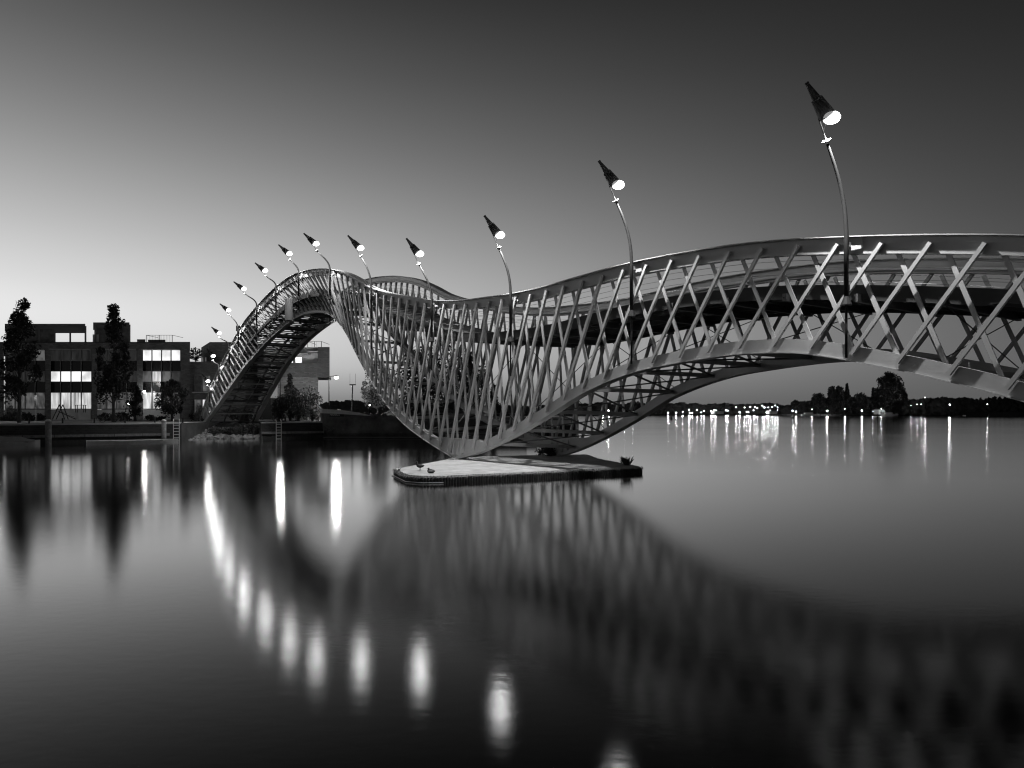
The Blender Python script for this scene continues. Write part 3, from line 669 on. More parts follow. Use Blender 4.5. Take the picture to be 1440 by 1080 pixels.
for bi, ((a, b), (c, d)) in enumerate(zip(piers, piers[1:])):
    yw = FY+.35; x0, x1 = fx(b)*yw/FY-.03, fx(c)*yw/FY+.03
    if bi == 0: x0 = fx(5)
    m = MB(); m.box((x0,FY+.1,GZ-.1),(x1,FY+.45,fz(576))); ap(m, 'plinth', M['render'])
    m = MB(); m.box((x0,FY-.05,fz(490.7)-.08),(x1,FY+.3,fz(490.7)-.004)); ap(m, 'lintel', M['kerb'])
    nc = 4
    m = MB()
    for k in range(1, nc): xm = x0+(x1-x0)*k/nc; m.box((xm-.05,yw-.13,fz(575)),(xm+.05,yw-.093,fz(491)))
    ap(m, 'mullion', M['frame'])
    for (ra, rb) in ((507.5,521.5),(537,551.5)):
        m = MB(); m.box((x0,yw+.02,fz(rb)),(x1,yw+.2,fz(ra))); ap(m, 'spandrel_panel', M['spandrel'])
    for ri, (ya, yb) in enumerate(rows):
        f = MB()
        for k in range(nc+1):
            xm = x0+(x1-x0)*k/nc; f.box((max(x0,xm-.06),yw-.08,fz(yb)+.07),(min(x1,xm+.06),yw+.015,fz(ya)-.07))
        f.box((x0,yw-.09,fz(yb)),(x1,yw+.012,fz(yb)+.067)); f.box((x0,yw-.09,fz(ya)-.067),(x1,yw+.012,fz(ya)))
        fo = ap(f, 'window', M['frame'])
        for k in range(nc):
            xa, xb = x0+(x1-x0)*k/nc+.06, x0+(x1-x0)*(k+1)/nc-.06
            mm = glow[bi][ri]
            if bi == 3 and ri == 1 and k == 3: mm = 'faint'
            if bi == 3 and ri == 1 and k < 3: mm = 'litsoft' if k == 1 else 'litdim'
            if bi == 1 and ri == 1 and k in (1,2): mm = 'litflat'
            if bi == 3 and ri == 2 and k > 1: mm = 'litdim'
            if bi == 0 and ri == 0 and k == 3: mm = 'litdim'
            p = MB(); p.box((xa,yw-.01,fz(yb)+.07),(xb,yw+.01,fz(ya)-.07)); ap(p, 'pane', M[mm], fo)
# roof pavilions
def pavilion(x0, x1, y0, label_mats, side=True):
    X0, X1 = fx(x0)*1.01, fx(x1)*1.01; Yp = FY+1.0; z0 = fz(482)+.1; z1 = fz(y0)+.25
    m = MB(); m.block((X0,Yp-.25,z1-.25),(X1,Yp+6,z1)); m.block((X0,Yp,z0),(X0+.25,Yp+6,z1-.253)); m.block((X1-.25,Yp,z0),(X1,Yp+6,z1-.253)); 
    ap(m, 'roof_pavilion', M['brick2'])
    n = len(label_mats); w_ = (X1-X0-.35)/n
    for k, g in enumerate(label_mats):
        f = MB(); xa = X0+.10+w_*k; f.box((xa,Yp+.2,z0+.003),(xa+.09,Yp+.3,z1-.256)); f.box((xa+w_-.09,Yp+.2,z0+.003),(xa+w_-.003,Yp+.3,z1-.256)); f.box((xa+.09,Yp+.2,z1-(.6 if g else 1.15)),(xa+w_-.09,Yp+.3,z1-.256))
        fo = ap(f, 'window', M['frame'])
        if g:
            p = MB(); p.box((xa+.09,Yp+.24,z0+.003),(xa+w_-.09,Yp+.26,z1-.6)); ap(p, 'pane', M[g], fo)
pavilion(8, 121, 457, ['glass','curtain','curtain',None,None]); pavilion(132, 183, 455, ['curtain','curtain'])
def railing(owner_part, X0, X1, Yr, z0, h=.95, step=.16, ret=0):
    m = MB(); m.bar((X0,Yr,z0+h),(X1,Yr,z0+h),.05,.04); k = X0
    while k < X1: m.bar((k,Yr,z0),(k,Yr,z0+h),.015,.015); k += step
    for xx in (X0, (X0+X1)/2, X1): m.bar((xx,Yr,z0),(xx,Yr,z0+h+.02),.05,.05)
    if ret: m.bar((X0,Yr,z0+h),(X0,Yr+ret,z0+h),.05,.04); m.bar((X1,Yr,z0+h),(X1,Yr+ret,z0+h),.05,.04)
    return m
z0 = fz(482)+.1
ap(railing(0, fx(199), fx(236), FY+1.2, z0, 1.0, .2, 3), 'roof_railing', M['black']); ap(railing(0, fx(7), fx(18), FY+.6, z0, 1.1, .5), 'roof_railing', M['black'])
m = MB(); m.block((fx(184),FY+1.5,z0),(fx(196),FY+5,z0+.5)); m.block((fx(197),FY+2,z0),(fx(222),FY+5,z0+.5)); ap(m, 'skylight', M['grey'])
m = MB(); m.box((fx(121.5)+.1,FY+1.2,z0),(fx(131),FY+1.24,z0+1.1)); ap(m, 'glass_screen', M['white'])
m = MB(); m.tube([at(203,551,90.6)+Vector((0,.35,0)), at(203,551,90.4)], .03, 6); L = empty('wall_lamp', at(203,551,90.7), 0, 'glaring wall lamp on the pier between the dark and lit right bays', 'lamp'); 
def own(E, m, name, material, **k):
    o = m.build(name, material, E, origin=Vector(E.location), **k); o.location = (0,0,0); return o
own(L, m, 'arm', M['black']); m = MB(); m.ball(at(203,551,90.3), .17, 8, 6); own(L, m, 'globe', M['wallglobe']); glow_light(L, at(203,551,90.3)-Vector(L.location), .18, 220)
L = empty('garden_lamp', at(180,568,88), 0, 'small bright garden lamp right of the second street tree', 'lamp'); m = MB(); p = at(180,568,88); m.tube([(p.x,88,GZ),(p.x,88,p.z-.1)], .03, 6); own(L, m, 'post', M['black']); m = MB(); m.ball(p, .13, 8, 6); own(L, m, 'globe', M['smallglobe'])

# ---- small brick house right of the block
B = empty('brick_house', (fx(281), FY+1, GZ), 0, 'two-storey dark brick house with a roof terrace between the flats and the bridge', 'building'); BO2 = Vector(B.location)
def bp(m, name, material, parent=None): return part(m, name, material, parent, B, BO2)
m = MB(); m.block((fx(267)*(FY+.6)/FY-.1,FY+.6,GZ-.2),(fx(330),FY+9,fz(508))); bp(m, 'wall', M['brick'])
for (ya, yb, gl) in ((527.5,551,('curtain','litdim')),(561,581,('litdim','litsoft'))):
    f = MB(); X0, X1 = fx(270), fx(294); f.box((X0,FY+.5,fz(yb)),(X1,FY+.62,fz(yb)+.08)); f.box((X0,FY+.5,fz(ya)-.08),(X1,FY+.62,fz(ya)))
    for xx in (X0, (X0+X1)/2-.1, X1-.1): f.box((xx,FY+.5,fz(yb)+.083),(xx+.1,FY+.62,fz(ya)-.083))
    fo = bp(f, 'window', M['frame'])
    for k in (0,1): p = MB(); xa = X0+.1+(X1-X0)/2*k-.05*k; p.box((xa,FY+.55,fz(yb)+.08),(xa+(X1-X0)/2-.15,FY+.58,fz(ya)-.08)); bp(p, 'pane', M[gl[k]], fo)
bp(railing(0, fx(268), fx(294), FY+.4, fz(551), .9, .9), 'balcony_rail', M['grey'])
m = MB(); m.box((fx(268),FY+.35,fz(551)-.12),(fx(294),FY+.595,fz(551)-.003)); bp(m, 'balcony', M['render'])
pt = at(275, 508, 94); tree('potted_tree', 'small dark tree on the roof terrace of the brick house', (pt.x, 94, fz(508)-.05), 1.9, 1.9, .5, rnd_, 700, .12, 90, 'leafdark', tr=.06, clumps=20)
C_ = empty('corner_house', (-42.5, 98, GZ), 0, 'taller brick corner house behind the left foot of the bridge', 'building'); CO = Vector(C_.location)
def cp(m, name, material, parent=None): return part(m, name, material, parent, C_, CO)
def g2(x, Y): return (x-720)/F*Y
Yc = 96; m = MB(); m.prism([(g2(295,Yc),Yc),(g2(345,Yc),Yc),(g2(345,Yc),Yc+12),(g2(283,104),Yc+12),(g2(283,104),104)], GZ-.2, CH+.099*Yc); cp(m, 'wall', M['brick2'])
for k in (0,1):
    f = MB(); xa = g2(285+4.5*k, 102.5-3*k); yy = 102.5-3*k; f.bar((xa,yy-.12,CH+.072*yy),(xa+.45,yy-.55,CH+.072*yy),.12,1.35); cp(f, 'window', M['frame']); f = MB(); f.bar((xa+.03,yy-.2,CH+.072*yy),(xa+.4,yy-.58,CH+.072*yy),.12,1.05); cp(f, 'pane', M['litdim'] )
Yd = 104; T_ = empty('stair_tower', (g2(342,Yd), Yd, GZ), 0, 'square brick tower rising behind the left slope of the bridge', 'tower'); m = MB(); m.block((g2(333,Yd),Yd,GZ),(g2(362,Yd),Yd+6,CH+.121*Yd)); own(T_, m, 'wall', M['brick2']); m = MB(); m.block((g2(333,Yd)-.08,Yd-.08,CH+.121*Yd+.002),(g2(362,Yd)+.08,Yd+6.08,CH+.121*Yd+.12)); own(T_, m, 'coping', M['kerb'])

# ---- cantilevered house behind the bridge
EY = 92.0
def ex(x, Y=EY): return (x-720)/F*Y
def ez(y, Y=EY): return CH-(y-580)/F*Y
E = empty('cantilevered_house', (ex(420), EY, GZ), 0, 'modern brick house with overhanging top box and lit balcony windows under the bridge arch', 'building'); EO = Vector(E.location)
def ep(m, name, material, parent=None): return part(m, name, material, parent, E, EO)
m = MB(); m.block((ex(370),EY+.8,GZ-.2),(ex(445),EY+11,ez(530)-.003)); ep(m, 'wall', M['brick2'])
m = MB(); m.block((ex(362),EY,ez(530)),(ex(447),EY+11,ez(510))); m.block((ex(447),EY,ez(530)),(ex(463.5),EY+9,ez(488))); m.block((ex(362),EY+2.4,ez(510)),(ex(447),EY+9,ez(489))); ep(m, 'upper_box', M['brickdark'])
m = MB(); m.box((ex(362),EY+2.2,ez(510)+.003),(ex(447)-.003,EY+2.397,ez(486))); m.box((ex(395),EY+.9,ez(497)),(ex(430),EY+2.197,ez(495.5))); m.box((ex(431),EY+.4,ez(494.5)),(ex(447)-.003,EY+2.197,ez(493))); m.box((ex(376),EY+.55,ez(564)),(ex(388),EY+.797,ez(530)-.003)); m.block((ex(425),EY+1.2,ez(489)),(ex(447),EY+9,ez(487))); m.block((ex(445)+.005,EY+.81,ez(530)-.02),(ex(463),EY+8.9,ez(530)-.004)); ep(m, 'render_panel', M['render'])
for (a, b, c, d, g) in ((400,413,502.5,509.7,'litflat'),(415,425.5,499.8,509.7,'litflat')):
    f = MB(); Yw = EY+2.18; X0, X1 = ex(a,Yw), ex(b,Yw); f.box((X0,EY+2.12,ez(d)),(X1,EY+2.197,ez(c))); fo = ep(f, 'window', M['frame']); p = MB(); p.box((X0+.07,EY+2.10,ez(d)+.07),(X1-.07,EY+2.119,ez(c)-.07)); ep(p, 'pane', M[g], fo)
ep(railing(0, ex(428), ex(448), EY+1.4, ez(489), .95, .6, 4), 'roof_railing', M['black'])
m = MB(); m.box((ex(369),EY-1.5,GZ-.1),(ex(387),EY+.5,ez(560))); ep(m, 'porch', M['black'])

# ---- street furniture on the quay
def qpt(x, back=.8):      # point on the quay line seen at photo column x, 'back' metres behind the edge
    k = (x-720)/F; Y = (57.8+41.6*.656+back*1.2)/(1-.656*k); return Vector((k*Y, Y, GZ))
bols = [(19.5,'first'),(41,'beside the first street tree'),(88,'right of the lit bay gable'),(132.5,'before the second pier'),(176,'right of the second street tree'),(217.5,'left of the right mooring post'),(257,'right of the quay ladder')]
bl_lab = ['short black bollard at the left edge of the quay','short black bollard right of the first street tree','short black bollard before the lit second bay','short black bollard before the pier left of the second street tree','short black bollard right of the second street tree','short black bollard left of the right mooring post','short black bollard above the quay ladder']
def bollard(x, lb):
    p = qpt(x, .6); Bo = empty('bollard', p, 0, lb, 'bollard', 'black bollards along the quay'); m = MB(); m.tube([p, p+Vector((0,0,.42)), p+Vector((0,0,.46)), p+Vector((0,0,.5))], [.07,.065,.075,.05], 10); own(Bo, m, 'post', M['black']); m = MB(); m.tube([p+Vector((0,0,-.01)), p+Vector((0,0,.03))], .11, 10); own(Bo, m, 'base', M['black'])
for (x, _), lb in zip(bols[1:], bl_lab[1:]): bollard(x, lb)
bollard(401, 'short black bollard right of the second ladder'); bollard(439, 'short black bollard close to the barge bow')
def mooring(x, lb, h, sc=1.0):
    k = (x-720)/F; Y = (57.8+41.6*.656)/(1-.656*k)-1.2; X = k*Y; Mo = empty('mooring_post', (X,Y,0), 0, lb, 'mooring post', 'wooden mooring posts in the water'); r = .24*sc
    m = MB(); m.tube([(X,Y,-1),(X,Y,h-.18)], [r,r*.96], 14); own(Mo, m, 'post', M['wood'], smooth=True)
    m = MB(); m.tube([(X,Y,h-.2),(X,Y,h-.1),(X,Y,h)], [r*1.04,r*.95,r*.4], 14); own(Mo, m, 'cap', M['white'], smooth=True)
mooring(68, 'thick weathered mooring post at the left, before the quay wall', 2.05); mooring(230.5, 'slimmer mooring post beside the quay ladder', 2.0, .85)
def ladder(x, lb, h):
    k = (x-720)/F; Y = (57.8+41.6*.656)/(1-.656*k)-.9; X = k*Y; La = empty('quay_ladder', (X,Y,0), 0, lb, 'ladder', 'ladders down to the water'); d = Vector((1,.656,0)).normalized()
    for sg in (-1,1):
        m = MB(); p = Vector((X,Y,0))+d*.24*sg; m.tube([p+Vector((0,0,-.4)), p+Vector((0,0,h)), p+Vector((-.15,.3,h+.15)), p+Vector((-.2,.5,h))], .035, 6); own(La, m, 'side_rail', M['white'])
    for i in range(int(h/.28)):
        m = MB(); p = Vector((X,Y,.05+i*.28)); m.bar(p-d*.24, p+d*.24, .05, .05); own(La, m, 'rung', M['white'])
ladder(248, 'pale steel ladder beside the right mooring post', 1.85); ladder(392, 'pale ladder right of the bridge arch foot', 1.75)
# road sign, bicycle, climbing frame, bench
p = at(50.5, 590, 78); Sg = empty('road_sign', (p.x,78,GZ), 0, 'small blank sign on a thin pole right of the first street tree', 'sign'); m = MB(); m.tube([(p.x,78,GZ),(p.x,78,at(0,556,78).z)], .03, 6); own(Sg, m, 'pole', M['white']); m = MB(); m.box((p.x-.14,77.95,at(0,563,78).z),(p.x+.14,77.97,at(0,556,78).z)); own(Sg, m, 'plate', M['white'])
def bicycle(x, Y, rz, lb):
    p = at(x, 590, Y); Bi = empty('bicycle', (p.x,Y,GZ), rz, lb, 'bicycle', 'bicycles parked by the tree')
    for wx in (-.52,.52):
        m = MB(); m.tube([(wx+.34*math.cos(a*math.pi/10),0,.35+.34*math.sin(a*math.pi/10)) for a in range(21)], .022, 5, cap=False); wo_ = m.build('wheel', M['black'], Bi)
        m = MB()
        for a in range(8): m.bar((wx,0,.35),(wx+.33*math.cos(a*.785),0,.35+.33*math.sin(a*.785)),.006,.006)
        m.build('spokes', M['rail'], wo_)
    m = MB(); 
    for a, b in (((-.52,0,.35),(-.12,0,.32)),((-.12,0,.32),(-.25,0,.85)),((-.12,0,.32),(.38,0,.8)),((-.22,0,.75),(.38,0,.8)),((-.52,0,.35),(-.22,0,.75)),((.52,0,.35),(.36,0,.95))): m.tube([a,b], .016, 6)
    m.build('frame', M['grey'], Bi); m = MB(); m.tube([(.3,-.25,1.0),(.38,-.1,.98),(.38,.1,.98),(.3,.25,1.0)], .014, 6); m.build('handlebar', M['rail'], Bi)
    m = MB(); m.ball((-.27,0,.89), (.13,.07,.03), 8, 6); m.build('saddle', M['black'], Bi)
bicycle(152, 70.3, R(10), 'parked bicycle left of the second street tree'); bicycle(166, 70.9, R(-14), 'parked bicycle right of the second street tree')
p = at(88, 588, 87); Cf = empty('climbing_frame', (p.x,87,GZ), 0, 'dark wooden climbing frame before the lit second bay', 'climbing frame')
for a, b in (((-1.3,0,0),(-.4,0,1.95)),((.3,0,0),(-.4,0,1.95)),((-1.3,.7,0),(-.4,.7,1.95)),((.3,.7,0),(-.4,.7,1.95)),((-.5,0,1.1),(1.7,0,.1))): m = MB(); m.bar(a,b,.08,.08); m.build('post', M['darkwood'], Cf)
for k in range(5): m = MB(); m.bar((-.3+k*.4,-.05,1.0-k*.18),(-.3+k*.4,.75,1.0-k*.18),.06,.05); m.build('rung', M['darkwood'], Cf)
p = at(114, 575, 90); Tb = empty('garden_table', (p.x,89.9,at(0,575.6,90).z), 0, 'narrow garden table silhouetted in the lit ground-floor window', 'table'); m = MB(); m.box((-.62,-.3,.5),(.62,.3,.55)); m.build('table_top', M['black'], Tb)
for sx in (-.5,.5):
    for sy in (-.2,.2): m = MB(); m.box((sx-.03,sy-.03,-.4),(sx+.03,sy+.03,.5)); m.build('leg', M['black'], Tb)

def streetlamp(x, yb, y, Y, lb, arm=0, mat_='streetglobe', r=.2, z0=GZ, name='street_lamp', group=None):
    p = at(x, y, Y); Sl = empty(name, (p.x-arm,Y,z0), 0, lb, 'street lamp', group)
    m = MB(); m.tube([(p.x-arm,Y,z0),(p.x-arm,Y,p.z+.15)], [.08,.045], 8); own(Sl, m, 'pole', M['pole'])
    if arm: m = MB(); m.tube([(p.x-arm,Y,p.z+.12),(p.x,Y,p.z+.12+.1)], .035, 6); own(Sl, m, 'arm', M['pole'])
    m = MB(); m.tube([p+Vector((0,0,r*.5)), p+Vector((0,0,r*.95))], [r*1.25,r*.5], 10); own(Sl, m, 'cap', M['grey'])
    m = MB(); m.ball(p, (r,r,r*.7), 8, 6); own(Sl, m, 'globe', M[mat_])
    if mat_ == 'streetglobe': glow_light(Sl, p-Vector((p.x-arm,Y,z0)), r*1.05, 50000*r*r)
    return Sl
streetlamp(473, 580, 531, 82, 'dazzling street lamp on a thin pole right of the cantilevered house', arm=.85, r=.26)
streetlamp(-7, 580, 515, 74, 'street lamp just outside the left picture edge beside the first street tree', r=.17)
streetlamp(394, 580, 527, 86, 'street lamp half hidden behind the left bridge arch', arm=0, r=.2)
p = at(494, 580, 80); Ma = empty('signal_mast', (p.x,80,GZ), 0, 'thin mast with crossbar and two whip antennas behind the barge bow', 'mast')
m = MB(); m.tube([(p.x,80,GZ),(p.x+.15,80,at(0,541,80).z)], [.09,.06], 8); own(Ma, m, 'pole', M['grey']); m = MB(); zz = at(0,541,80).z; m.bar((p.x-.2,80,zz),(p.x+.5,80,zz),.12,.12); own(Ma, m, 'crossbar', M['grey'])
for xx in (-.15,.45): m = MB(); m.tube([(p.x+xx,80,zz),(p.x+xx+(.04 if xx > 0 else 0),80,zz+1.25)], .014, 5); own(Ma, m, 'antenna', M['grey'])

# ---- barge
BY = 71.5
def barge():
    E = empty('barge', (-19.5, BY, 0), 0, 'big black-hulled barge moored right of the quay, bow to the left', 'barge'); O = Vector(E.location)
    x0, x1 = -19.6, 2.5; m = MB(); rows = []
    def top(x): u = (x-x0)/(x1-x0); return 2.62-.65*min(1,u*2.2)**1.3 if u < .75 else 1.72
    for i in range(45):
        u = i/44; x = x0+(x1-x0)*u; w_ = 2.4*min(1, (u/.04+.05))**.5; zt = top(x); rk = .35*(1-min(1,u/.1))
        c = BY+2.4
        rows.append([(x+rk,c-w_*.85,-.5),(x,c-w_,.5),(x-rk*.6,c-w_*1.02,zt),(x-rk*.6,c-w_*1.02+.08,zt),(x+.02,c-w_+.15,zt-.35),(x+.02,c+w_-.15,zt-.35),(x-rk*.6,c+w_*1.02-.08,zt),(x-rk*.6,c+w_*1.02,zt),(x,c+w_,.5),(x+rk,c+w_*.85,-.5)])
    m.sweep(rows); own(E, m, 'hull', M['hull'])
    m = MB()
    pts = [(x0+(x1-x0)*i/44) for i in range(12)]
    r2 = []
    for i, x in enumerate(pts):
        u = (x-x0)/(x1-x0); w_ = 2.4*min(1, (u/.04+.05))**.5; zt = top(x); rk = .35*(1-min(1,u/.1)); h = .42*(1-(i/11)**3)+.01
        c = BY+2.4; r2.append([(x-rk*.6,c-w_*1.02-.03,zt-.08),(x-rk*.6,c-w_*1.02-.03,zt-.08+h),(x-rk*.6,c-w_*1.02+.06,zt-.08+h),(x-rk*.6,c-w_*1.02+.06,zt-.08)])
    m.sweep(r2); own(E, m, 'bulwark', M['white'])
    m = MB(); m.tube([(x0+.2,BY+.2,.10)]+[(x,BY-.04,.10) for x in (x0+2.7,x0+8,x0+16,x1)], .05, 6); own(E, m, 'rubbing_strake', M['grey'])
    an = MB(); a = Vector((x0+1.35, BY+.25, 1.35))
    an.tube([a+Vector((-.55,-.5,.1)), a+Vector((.1,-.62,-.5))], .06, 6); an.tube([a+Vector((-.25,-.6,-.75)), a+Vector((.1,-.66,-.52)), a+Vector((.6,-.6,-.15)), a+Vector((.75,-.6,.05))], [.03,.07,.07,.03], 6); an.tube([a+Vector((-.25,-.6,-.75)),a+Vector((-.45,-.55,-.3))], .04, 5)
    own(E, an, 'anchor', M['steel_dark'])
    m = MB(); m.ball((x0+2.0,BY+1.2,2.75),(.5,.4,.13),10,6); m.tube([(x0+.9,BY+1.6,2.5),(x0+.9,BY+1.6,2.85),(x0+.9,BY+1.6,2.9)],[.12,.12,.02],8); own(E, m, 'winch', M['black'])
    for i in range(16):
        m = MB(); xx = x0+3.5+i*.62+random.Random(i).uniform(-.1,.1); r = .13+.05*(i%3); m.ball((xx,BY+.6,top(xx)+.06),(r*1.3,r,r),8,5); own(E, m, 'deck_fitting', M['hull'] if i%3 else M['grey'])
    m = MB(); m.box((-8.5,BY+.6,1.5),(1.5,BY+4.2,2.15)); own(E, m, 'hatch_cover', M['grey'])
    m = MB()
    for k in range(14): m.bar((-9+k*.8,BY+.15,1.7),(-9+k*.8,BY+.15,2.5),.03,.03)
    m.bar((-9,BY+.15,2.5),(1.4,BY+.15,2.5),.04,.04); m.bar((-9,BY+.15,2.1),(1.4,BY+.15,2.1),.02,.02); own(E, m, 'deck_rail', M['grey'])
    cu = bpy.data.curves.new('hull_name', 'FONT'); cu.body = 'MARIA-E'; cu.size = .27; cu.extrude = .01; cu.align_x = 'LEFT'
    o = bpy.data.objects.new('hull_name', cu); COL.objects.link(o); o.parent = E; o.rotation_euler = (R(90),0,0)
    tp = at(463.5, 584.6, BY-.12); o.location = Vector((tp.x, BY-.075, tp.z))-O; cu.materials.append(M['white']); bpy.context.view_layer.update()
    me = bpy.data.meshes.new_from_object(o.evaluated_get(bpy.context.evaluated_depsgraph_get())); lo = o.location.copy(); bpy.data.objects.remove(o); o = bpy.data.objects.new('hull_name', me); COL.objects.link(o); o.parent = E; o.rotation_euler = (R(90),0,0); o.location = lo
    m = MB(); m.bar((tp.x-.05,BY-.05,tp.z+.1),(tp.x+1.45,BY-.05,tp.z+.1),.02,.38); 
    own(E, m, 'name_board', M['black'])
barge()
# ---- small boats
def boat(x, Y, L, Wd, H, lb, cover=False, group='small open boats by the quay', hm='white', rz=None, cat='boat'):
    p = at(x, 600, Y); Bt = empty('rowing_boat', (p.x,Y,0), math.atan(.656) if rz is None else rz, lb, cat, group); m = MB(); rows = []; n = 15
    for i in range(n):
        u = i/(n-1); xx = -L/2+L*u; w_ = Wd/2*(math.sin(math.pi*min(1,max(.04,u*.85+.12)))**.55); sh = H+.25*H*(2*u-1)**2
        rows.append([(xx,-w_*.55,-.1),(xx,-w_,sh),(xx,-w_+.05,sh),(xx,-w_*.5,.06),(xx,w_*.5,.06),(xx,w_-.05,sh),(xx,w_,sh),(xx,w_*.55,-.1)])
    m.sweep(rows); m.build('hull', M[hm], Bt)
    for k in (-.25,.05,.3): m = MB(); m.box((L*k-.12,-Wd*.42,H*.7),(L*k+.12,Wd*.42,H*.7+.04)); m.build('seat', M['wood'], Bt)
    if cover:
        m = MB(); rw = []
        for i in range(9):
            u = i/8; xx = -L*.42+L*.84*u; h = H+.1+.3*math.sin(math.pi*u)*(1+.3*math.sin(u*20)); rw.append([(xx,-Wd*.47,H),(xx,0,h),(xx,Wd*.47,H)])
        vs = [v for r in rw for v in r]; m.add(vs, [f for i in range(8) for f in ((i*3,i*3+3,i*3+4,i*3+1),(i*3+1,i*3+4,i*3+5,i*3+2))]); m.build('tarpaulin', M['tent'], Bt)
boat(8, 56.8, 4.6, 1.5, .30, 'small covered boat moored at the left edge of the quay', True)
boat(188, 61.2, 7.0, 1.3, .22, 'long low pale punt moored beside the right mooring post', hm='white')
boat(672, 66, 6.0, 1.9, .7, 'open boat lying behind the foot of the bridge', hm='grey', rz=R(8))
boat(742, 80, 7.0, 2.2, .9, 'dark boat moored behind the near truss, right of the island foot', hm='hull', rz=R(14))
# jetty and sheds seen through the truss
J = empty('jetty', (-3, 76, 0), 0, 'timber jetty with pale edge behind the barge, seen through the truss', 'jetty')
m = MB(); m.box((-10.5,78.6,1.45),(6.5,81,1.6)); own(J, m, 'deck', M['wood']); m = MB(); m.box((-10.5,78.4,1.2),(6.5,78.597,1.75)); own(J, m, 'edge_board', M['white'])
for k in range(9): m = MB(); m.tube([(-10+k*2,79.4,-1),(-10+k*2,79.4,1.45)], .14, 8); own(J, m, 'pile', M['darkwood'])
def shed(x0, x1, yw, yr, Y, D, lb, wallm='grey', roofm='tent', name='boat_shed'):
    X0, X1 = (x0-720)/F*Y, (x1-720)/F*Y; zw = CH-(yw-580)/F*Y; zr = CH-(yr-580)/F*Y; E = empty(name, ((X0+X1)/2,Y,GZ), 0, lb, 'shed', 'sheds behind the truss')
    m = MB(); m.box((X0,Y,GZ-.2),(X1,Y+D,zw)); m.add([(X0,Y,zw),(X1,Y,zw),((X0+X1)/2,Y,zr-.06),(X0,Y+D,zw),(X1,Y+D,zw),((X0+X1)/2,Y+D,zr-.06)], [(0,1,2),(5,4,3)]); own(E, m, 'wall', M[wallm])
    m = MB(); xm = (X0+X1)/2; m.bar((X0-.15,Y+D/2,zw-.05),(xm,Y+D/2,zr),D+.3,.09,(0,1,0)); m.bar((X1+.15,Y+D/2,zw-.05),(xm,Y+D/2,zr),D+.3,.09,(0,1,0)); own(E, m, 'roof', M[roofm])
    m = MB(); m.box((X0+.4,Y-.05,GZ),(X0+1.2,Y-.003,min(zw-.1,GZ+2))); own(E, m, 'door', M['darkwood'])
    m = MB(); m.box((X1-1.2,Y-.05,GZ+.5),(X1-.4,Y-.003,min(zw-.15,GZ+1.3))); own(E, m, 'window', M['litdim'])
shed(538, 566, 583, 576, 88, 4, 'low white canvas shelter beyond the barge bow'); shed(652, 690, 577, 566, 90, 5, 'pale gabled shed behind the bridge truss above the island', 'render', 'grey'); shed(748, 790, 585, 577, 96, 6, 'low shed at the right end of the near bank', 'grey', 'darkwood')
streetlamp(640, 590, 556, 86, 'faint garden lamp among the willows behind the truss', mat_='smallglobe', r=.15)
streetlamp(520, 590, 570, 80, 'short lamp post with a weak light beside the birch', mat_='smallglobe', r=.08)

# ------------------------------------------------------------------ right bank (mostly outside the picture)
m = MB(); m.prism([(13.8,5),(13.2,11.5),(18,15.5),(60,14),(60,-60),(-40,-60),(-40,-1.2),(9,-1.2)], -1, .98); tag(m.build('near_bank', M['grass']), kind='structure')

# ------------------------------------------------------------------ far shore
FYY = 650.0
m = MB(); m.prism([(-700,470),(-190,470),(-120,560),(10,640),(60,FYY),(280,FYY),(420,640),(900,600),(2600,600),(2600,1600),(-2600,1600),(-2600,470)], -1, 1.0); tag(m.build('far_shore', M['shore']), kind='structure')
m = MB(); m.prism([(210,552),(250,540),(300,536),(335,540),(350,552),(345,592),(215,592)], -1, 1.1); tag(m.build('peninsula', M['shore']), kind='structure')
m = MB(); m.prism([(300,470),(330,462),(900,455),(900,540),(320,500)], -1, 3.0); tag(m.build('headland', M['shore']), kind='structure')
def wood(name, x0, x1, Y, prof, n, size, seed, depth=25, lm='farleaf'):
    rnd = random.Random(seed); m = MB(); X0, X1 = (x0-720)/F*Y, (x1-720)/F*Y
    nn = int((X1-X0)/9)+1; hs = [rnd.uniform(.72,1.0) for _ in range(nn+2)]; cs_ = [rnd.uniform(-3,3) for _ in range(nn+2)]
    for _ in range(n):
        k = rnd.randrange(nn); cx = X0+(k+.5)*9+cs_[k]; a = rnd.uniform(-1,1); b = rnd.uniform(0,1)
        px = 720+cx/Y*F; top_ = CH+(580-interp(prof, px))/F*Y; h = (top_-1)*hs[k]*math.sqrt(max(.05,1-a*a*.75)); x = cx+a*8.5; z = 1+h*(b**.6); y = Y+rnd.uniform(0,depth)
        s = size*rnd.uniform(.5,1.3); q = rnd.uniform(0,3.14); c, d = math.cos(q)*s, math.sin(q)*s
        m.add([(x-c,y,z-d*.8),(x+d*.7,y+s*.3,z-c*.7),(x+c,y,z+d*.8),(x-d*.7,y-s*.3,z+c*.7)], [(0,1,2,3)])
    return tag(m.build(name, M[lm], origin=((X0+X1)/2,Y,1)), kind='stuff')
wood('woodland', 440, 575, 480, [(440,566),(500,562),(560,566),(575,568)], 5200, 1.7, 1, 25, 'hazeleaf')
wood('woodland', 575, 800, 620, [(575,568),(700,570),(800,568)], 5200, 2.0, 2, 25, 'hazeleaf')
wood('woodland', 795, 1060, 690, [(795,566),(880,564),(960,566),(1000,567),(1060,568)], 9000, 2.0, 3)
wood('woodland', 1060, 1115, 690, [(1060,568),(1078,563),(1100,566),(1115,570)], 2500, 2.0, 4)
wood('woodland', 1280, 1460, 520, [(1280,562),(1320,559),(1400,559),(1440,557),(1460,557)], 6500, 1.7, 5)
